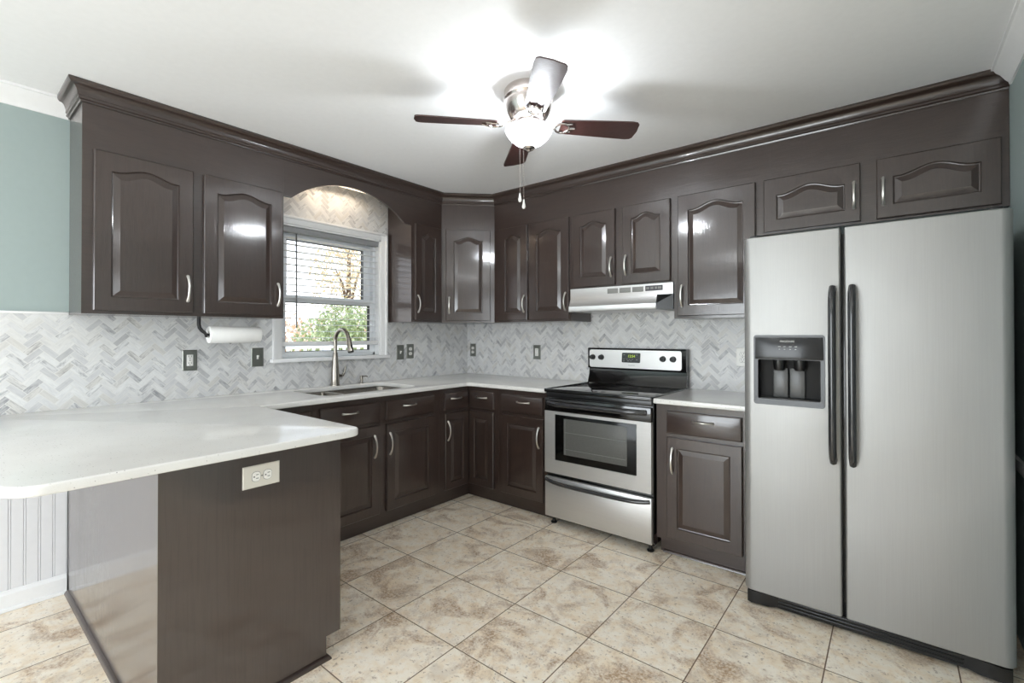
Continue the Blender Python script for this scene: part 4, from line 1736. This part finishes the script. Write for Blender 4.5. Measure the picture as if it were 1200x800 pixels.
# ------------------------------------------------------------------ paper towel holder and roll
PTX = 0.20
t = thing('paper_towel_holder', 'black iron paper towel holder screwed under the cabinet left of the window', 'paper towel holder', (PTX, -2.165, 1.386))
bm = new_bm()
zr = 1.286
ye = -2.309
y_top = ye - 0.040
pts = [(PTX, y_top, 1.3855), (PTX, y_top, 1.345), (PTX, y_top + 0.004, 1.325), (PTX, y_top + 0.016, 1.308), (PTX, y_top + 0.030, 1.297), (PTX, ye - 0.005, zr + 0.002), (PTX, ye - 0.003, zr - 0.014)]
tube(bm, pts, [0.012, 0.012, 0.012, 0.0115, 0.011, 0.010, 0.008], 12, flat=0.8)
obj('arm', bm, 'iron_black', t)
bm = new_bm()
tube(bm, [(PTX, -2.309, zr), (PTX, -2.022, zr), (PTX, -2.0215, zr), (PTX, -2.014, zr)], [0.0075, 0.0075, 0.016, 0.012], 12)
obj('rod', bm, 'iron_black', t)
bm = new_bm()
prof = [(0.019, -2.300), (0.047, -2.300), (0.048, -2.298), (0.048, -2.028), (0.047, -2.026), (0.019, -2.026), (0.019, -2.300)]
lathe(bm, [(r, h + 2.163) for r, h in prof], (PTX, -2.163, zr), 40, axis='y')
obj('paper_towel_roll', bm, 'paper', label='white paper towel roll hanging on the black holder under the cabinet', cat='paper towel', sharp=40)

# ------------------------------------------------------------------ outlets and switches


def plate(label, cat, name, F, u, z, kind_, mat, w=0.076, h=0.122, rot=False):
    """cover plate on frame F (n=0 on the wall); kind_ = duplex, rocker, toggle or gfci"""
    c = F.p(u, z, 0)
    t = thing(name, label, cat, c)

    def R(a, b):
        return (u + b, z + a) if rot else (u + a, z + b)
    bm = new_bm()
    hw, hh = (h / 2, w / 2) if rot else (w / 2, h / 2)
    lo = []
    for ins, n in ((0, 0.0004), (0, 0.003), (0.0035, 0.0062)):
        lo.append([bm.verts.new(F.p(u + a * (hw - ins), z + b * (hh - ins), n)) for a, b in ((-1, -1), (1, -1), (1, 1), (-1, 1))])
    for A, B in zip(lo, lo[1:]):
        for k in range(4):
            bm.faces.new((A[k], A[(k + 1) % 4], B[(k + 1) % 4], B[k]))
    bm.faces.new(lo[0])
    bm.faces.new(lo[-1])
    obj('cover_plate', bm, mat, t)

    def fb(bm, a0, a1, b0, b1, n0, n1, bev=0.0):
        p0, p1 = R(a0, b0), R(a1, b1)
        fbox(bm, F, min(p0[0], p1[0]), max(p0[0], p1[0]), min(p0[1], p1[1]), max(p0[1], p1[1]), n0, n1, bev)
    if kind_ in ('duplex', 'gfci'):
        cs = (-0.0195, 0.0195)
        bm = new_bm()
        if kind_ == 'duplex':
            for b in cs:
                pts = []
                for q in range(24):
                    an = q / 24 * 2 * math.pi
                    aa = 0.0170 * math.cos(an)
                    b_ = max(-0.0135, min(0.0135, 0.0170 * math.sin(an)))
                    pu, pz = R(aa, b + b_)
                    pts.append(F.p(pu, pz, 0.0055))
                extrude_pts(bm, pts, F.n * 0.0022)
        else:
            fb(bm, -0.0165, 0.0165, -0.033, 0.033, 0.0055, 0.0080, 0.0008)
        s_ = obj('socket', bm, 'white_plastic', t)
        bm = new_bm()
        if kind_ == 'duplex':
            for b in cs:
                pts = []
                for q in range(24):
                    an = q / 24 * 2 * math.pi
                    aa = 0.0182 * math.cos(an)
                    b_ = max(-0.0147, min(0.0147, 0.0182 * math.sin(an)))
                    pu, pz = R(aa, b + b_)
                    pts.append(F.p(pu, pz, 0.0052))
                extrude_pts(bm, pts, F.n * 0.0013)
        else:
            fb(bm, -0.0177, 0.0177, -0.0342, 0.0342, 0.0052, 0.0066)
        pieces('socket_gap', bm, 'label_dark', t)
        n1 = 0.0079 if kind_ == 'duplex' else 0.0082
        bm = new_bm()
        for b in cs:
            fb(bm, -0.0075, -0.0053, b - 0.001, b + 0.008, n1 - 0.001, n1)
            fb(bm, 0.0053, 0.0075, b - 0.001, b + 0.008, n1 - 0.001, n1)
            fb(bm, -0.0022, 0.0022, b - 0.0095, b - 0.005, n1 - 0.001, n1)
        pieces('slot', bm, 'slot_black', s_)
        bm = new_bm()
        pu, pz = R(0, 0)
        tube(bm, [F.p(pu, pz, 0.005), F.p(pu, pz, 0.0070 if kind_ == 'duplex' else 0.0083)], 0.003, 10)
        pieces('screw', bm, 'plate_nickel', t)
    else:
        bm = new_bm()
        fb(bm, -0.006, 0.006, -0.013, 0.013, 0.0055, 0.0072)
        p0 = R(0, -0.002)
        p1 = R(0, 0.010)
        tube(bm, [F.p(p0[0], p0[1], 0.006), F.p(p1[0], p1[1], 0.019)], [0.0055, 0.0042], 8)
        obj('toggle', bm, 'white_plastic', t)
        bm = new_bm()
        for b in (-0.030, 0.030):
            pu, pz = R(0, b)
            tube(bm, [F.p(pu, pz, 0.005), F.p(pu, pz, 0.0070)], 0.003, 10)
        pieces('screw', bm, 'plate_nickel', t)
    return t


FWL, FWR = Frame((0, 0, 0), (0, 1, 0)), Frame((0, 0, 0), (1, 0, 0))
plate('nickel wall outlet with white socket below and left of the paper towel roll', 'outlet', 'wall_outlet', FWL, -2.333, 1.136, 'gfci', 'plate_nickel')
plate('nickel light switch under the right end of the paper towel roll', 'light switch', 'light_switch', FWL, -1.953, 1.140, 'toggle', 'plate_nickel')
plate('nickel light switch right beside the window, with an outlet to its right', 'light switch', 'light_switch', FWL, -0.806, 1.138, 'toggle', 'plate_nickel')
plate('nickel wall outlet between a switch by the window and the wall corner', 'outlet', 'wall_outlet', FWL, -0.702, 1.144, 'duplex', 'plate_nickel')
plate('nickel wall outlet on the range wall tight to the corner of the backsplash', 'outlet', 'wall_outlet', FWR, 0.080, 1.138, 'duplex', 'plate_nickel')
plate('nickel wall outlet midway between the corner and the range', 'outlet', 'wall_outlet', FWR, 0.838, 1.134, 'gfci', 'plate_nickel')
plate('white wall outlet half hidden by the refrigerator edge', 'outlet', 'wall_outlet', FWR, 2.472, 1.138, 'duplex', 'white_plastic')
plate('white horizontal outlet on the dark peninsula end panel', 'outlet', 'wall_outlet', Frame((PX, 0, 0), (0, 1, 0)), -2.5545, 0.786, 'duplex', 'ivory_plastic', 0.078, 0.126, True)

# ------------------------------------------------------------------ the yard beyond the window
bm = new_bm()
box(bm, -40, -WT - 0.02, -25, 25, -0.45, -0.35)
obj('ground', bm, 'lawn', kind='structure')


def leaves(bm, c, rx, ry, rz, n, size):
    for _ in range(n):
        while True:
            p = Vector((random.uniform(-1, 1), random.uniform(-1, 1), random.uniform(-1, 1)))
            if p.length < 1:
                break
        p = Vector((c[0] + p.x * rx, c[1] + p.y * ry, c[2] + p.z * rz))
        a = Vector((random.gauss(0, 1), random.gauss(0, 1), random.gauss(0, 1))).normalized()
        b = a.orthogonal().normalized()
        b = (b * math.cos(random.random() * 6.28) + a.cross(b) * math.sin(random.random() * 6.28))
        s = size * random.uniform(0.6, 1.3)
        v = [bm.verts.new(p + a * s), bm.verts.new(p + b * s * 0.45), bm.verts.new(p - a * s), bm.verts.new(p - b * s * 0.45)]
        bm.faces.new(v)


def tree(name, label, cat, x, y, clusters, leaf, trunk_h, tr, n, size, group=None):
    t = thing(name, label, cat, (x, y, -0.35), group)
    bm = new_bm()
    tube(bm, [(x, y, -0.35), (x + 0.05, y - 0.04, trunk_h * 0.5), (x, y, trunk_h)], [tr, tr * 0.75, tr * 0.4], 10)
    for cl in clusters:
        tube(bm, [(x, y, trunk_h * 0.55), ((x + cl[0]) / 2, (y + cl[1]) / 2, (trunk_h * 0.6 + cl[2]) / 2 + 0.1), cl[:3]], [tr * 0.5, tr * 0.3, tr * 0.1], 7)
    obj('trunk', bm, 'bark', t)
    bm = new_bm()
    for cl in clusters:
        leaves(bm, cl[:3], cl[3], cl[3], cl[4], n, size)
    obj('foliage', bm, leaf, t)


tree('bush', 'bright green bushy shrub outside the sink window', 'bush', -4.6, 1.55,
     [(-4.6, 1.55, 0.9, 0.75, 0.6), (-4.5, 1.1, 1.1, 0.6, 0.55), (-4.7, 2.0, 1.2, 0.6, 0.55), (-4.6, 1.55, 1.45, 0.55, 0.5)], 'leaf_green', 1.0, 0.05, 1500, 0.042)
tree('tree', 'thin young tree with tan leaves behind the green shrub', 'tree', -7.5, 3.4,
     [(-7.5, 3.4, 2.2, 0.9, 0.7), (-7.3, 2.9, 2.9, 0.6, 0.6), (-7.6, 3.9, 3.2, 0.6, 0.6), (-7.5, 3.4, 3.9, 0.5, 0.7)], 'leaf_tan', 3.4, 0.10, 700, 0.05)
tree('tree', 'pale autumn tree at the right of the window view', 'tree', -8.5, 6.2,
     [(-8.5, 6.2, 2.4, 1.0, 0.9), (-8.4, 5.6, 3.4, 0.7, 0.7), (-8.7, 6.8, 3.6, 0.8, 0.8)], 'leaf_autumn', 3.6, 0.12, 420, 0.07)
tree('hedge', 'low reddish brown hedge at the left of the window view', 'bush', -6.4, -0.6,
     [(-6.4, -0.6, 0.6, 0.9, 0.75), (-6.4, 0.5, 0.7, 0.9, 0.75), (-6.5, -1.6, 0.6, 0.9, 0.75), (-6.6, 1.4, 0.7, 0.9, 0.8)], 'leaf_autumn', 0.5, 0.05, 1100, 0.055)
tree('hedge', 'long autumn hedge closing the far end of the yard', 'bush', -14, 5.0,
     [(-14, 5 + k * 1.8, 0.9, 1.4, 1.2) for k in range(-4, 5)], 'leaf_autumn', 0.6, 0.08, 500, 0.12)
# white picket rail at the edge of the yard
t = thing('picket_fence', 'white picket railing low outside the sink window', 'fence', (-2.6, -0.2, -0.35))
bm = new_bm()
box(bm, -2.63, -2.57, -2.6, 2.6, 1.11, 1.16, 0.005)
box(bm, -2.62, -2.58, -2.6, 2.6, 0.05, 0.09, 0.005)
pieces('rail', bm, 'fence_white', t)
bm = new_bm()
k = 0
while -2.5 + k * 0.11 < 2.5:
    y_ = -2.5 + k * 0.11
    box(bm, -2.615, -2.585, y_, y_ + 0.035, 0.09, 1.112)
    k += 1
pieces('picket', bm, 'fence_white', t)
bm = new_bm()
for y_ in (-2.6, 0, 2.6):
    box(bm, -2.65, -2.55, y_ - 0.05, y_ + 0.05, -0.35, 1.17, 0.006)
pieces('post', bm, 'fence_white', t)

# repeats of one kind share a group
for o in COL.objects:
    if o.parent is None and 'category' in o:
        n = o.name.split('.')[0]
        g = {'wall_cabinet': 'dark brown wall cabinets', 'base_cabinet': 'dark brown base cabinets', 'wall_outlet': 'electrical outlets',
             'light_switch': 'light switches on the window wall', 'countertop': 'white quartz countertops', 'tree': 'trees in the yard', 'hedge': 'hedges in the yard'}.get(n)
        if g:
            o['group'] = g
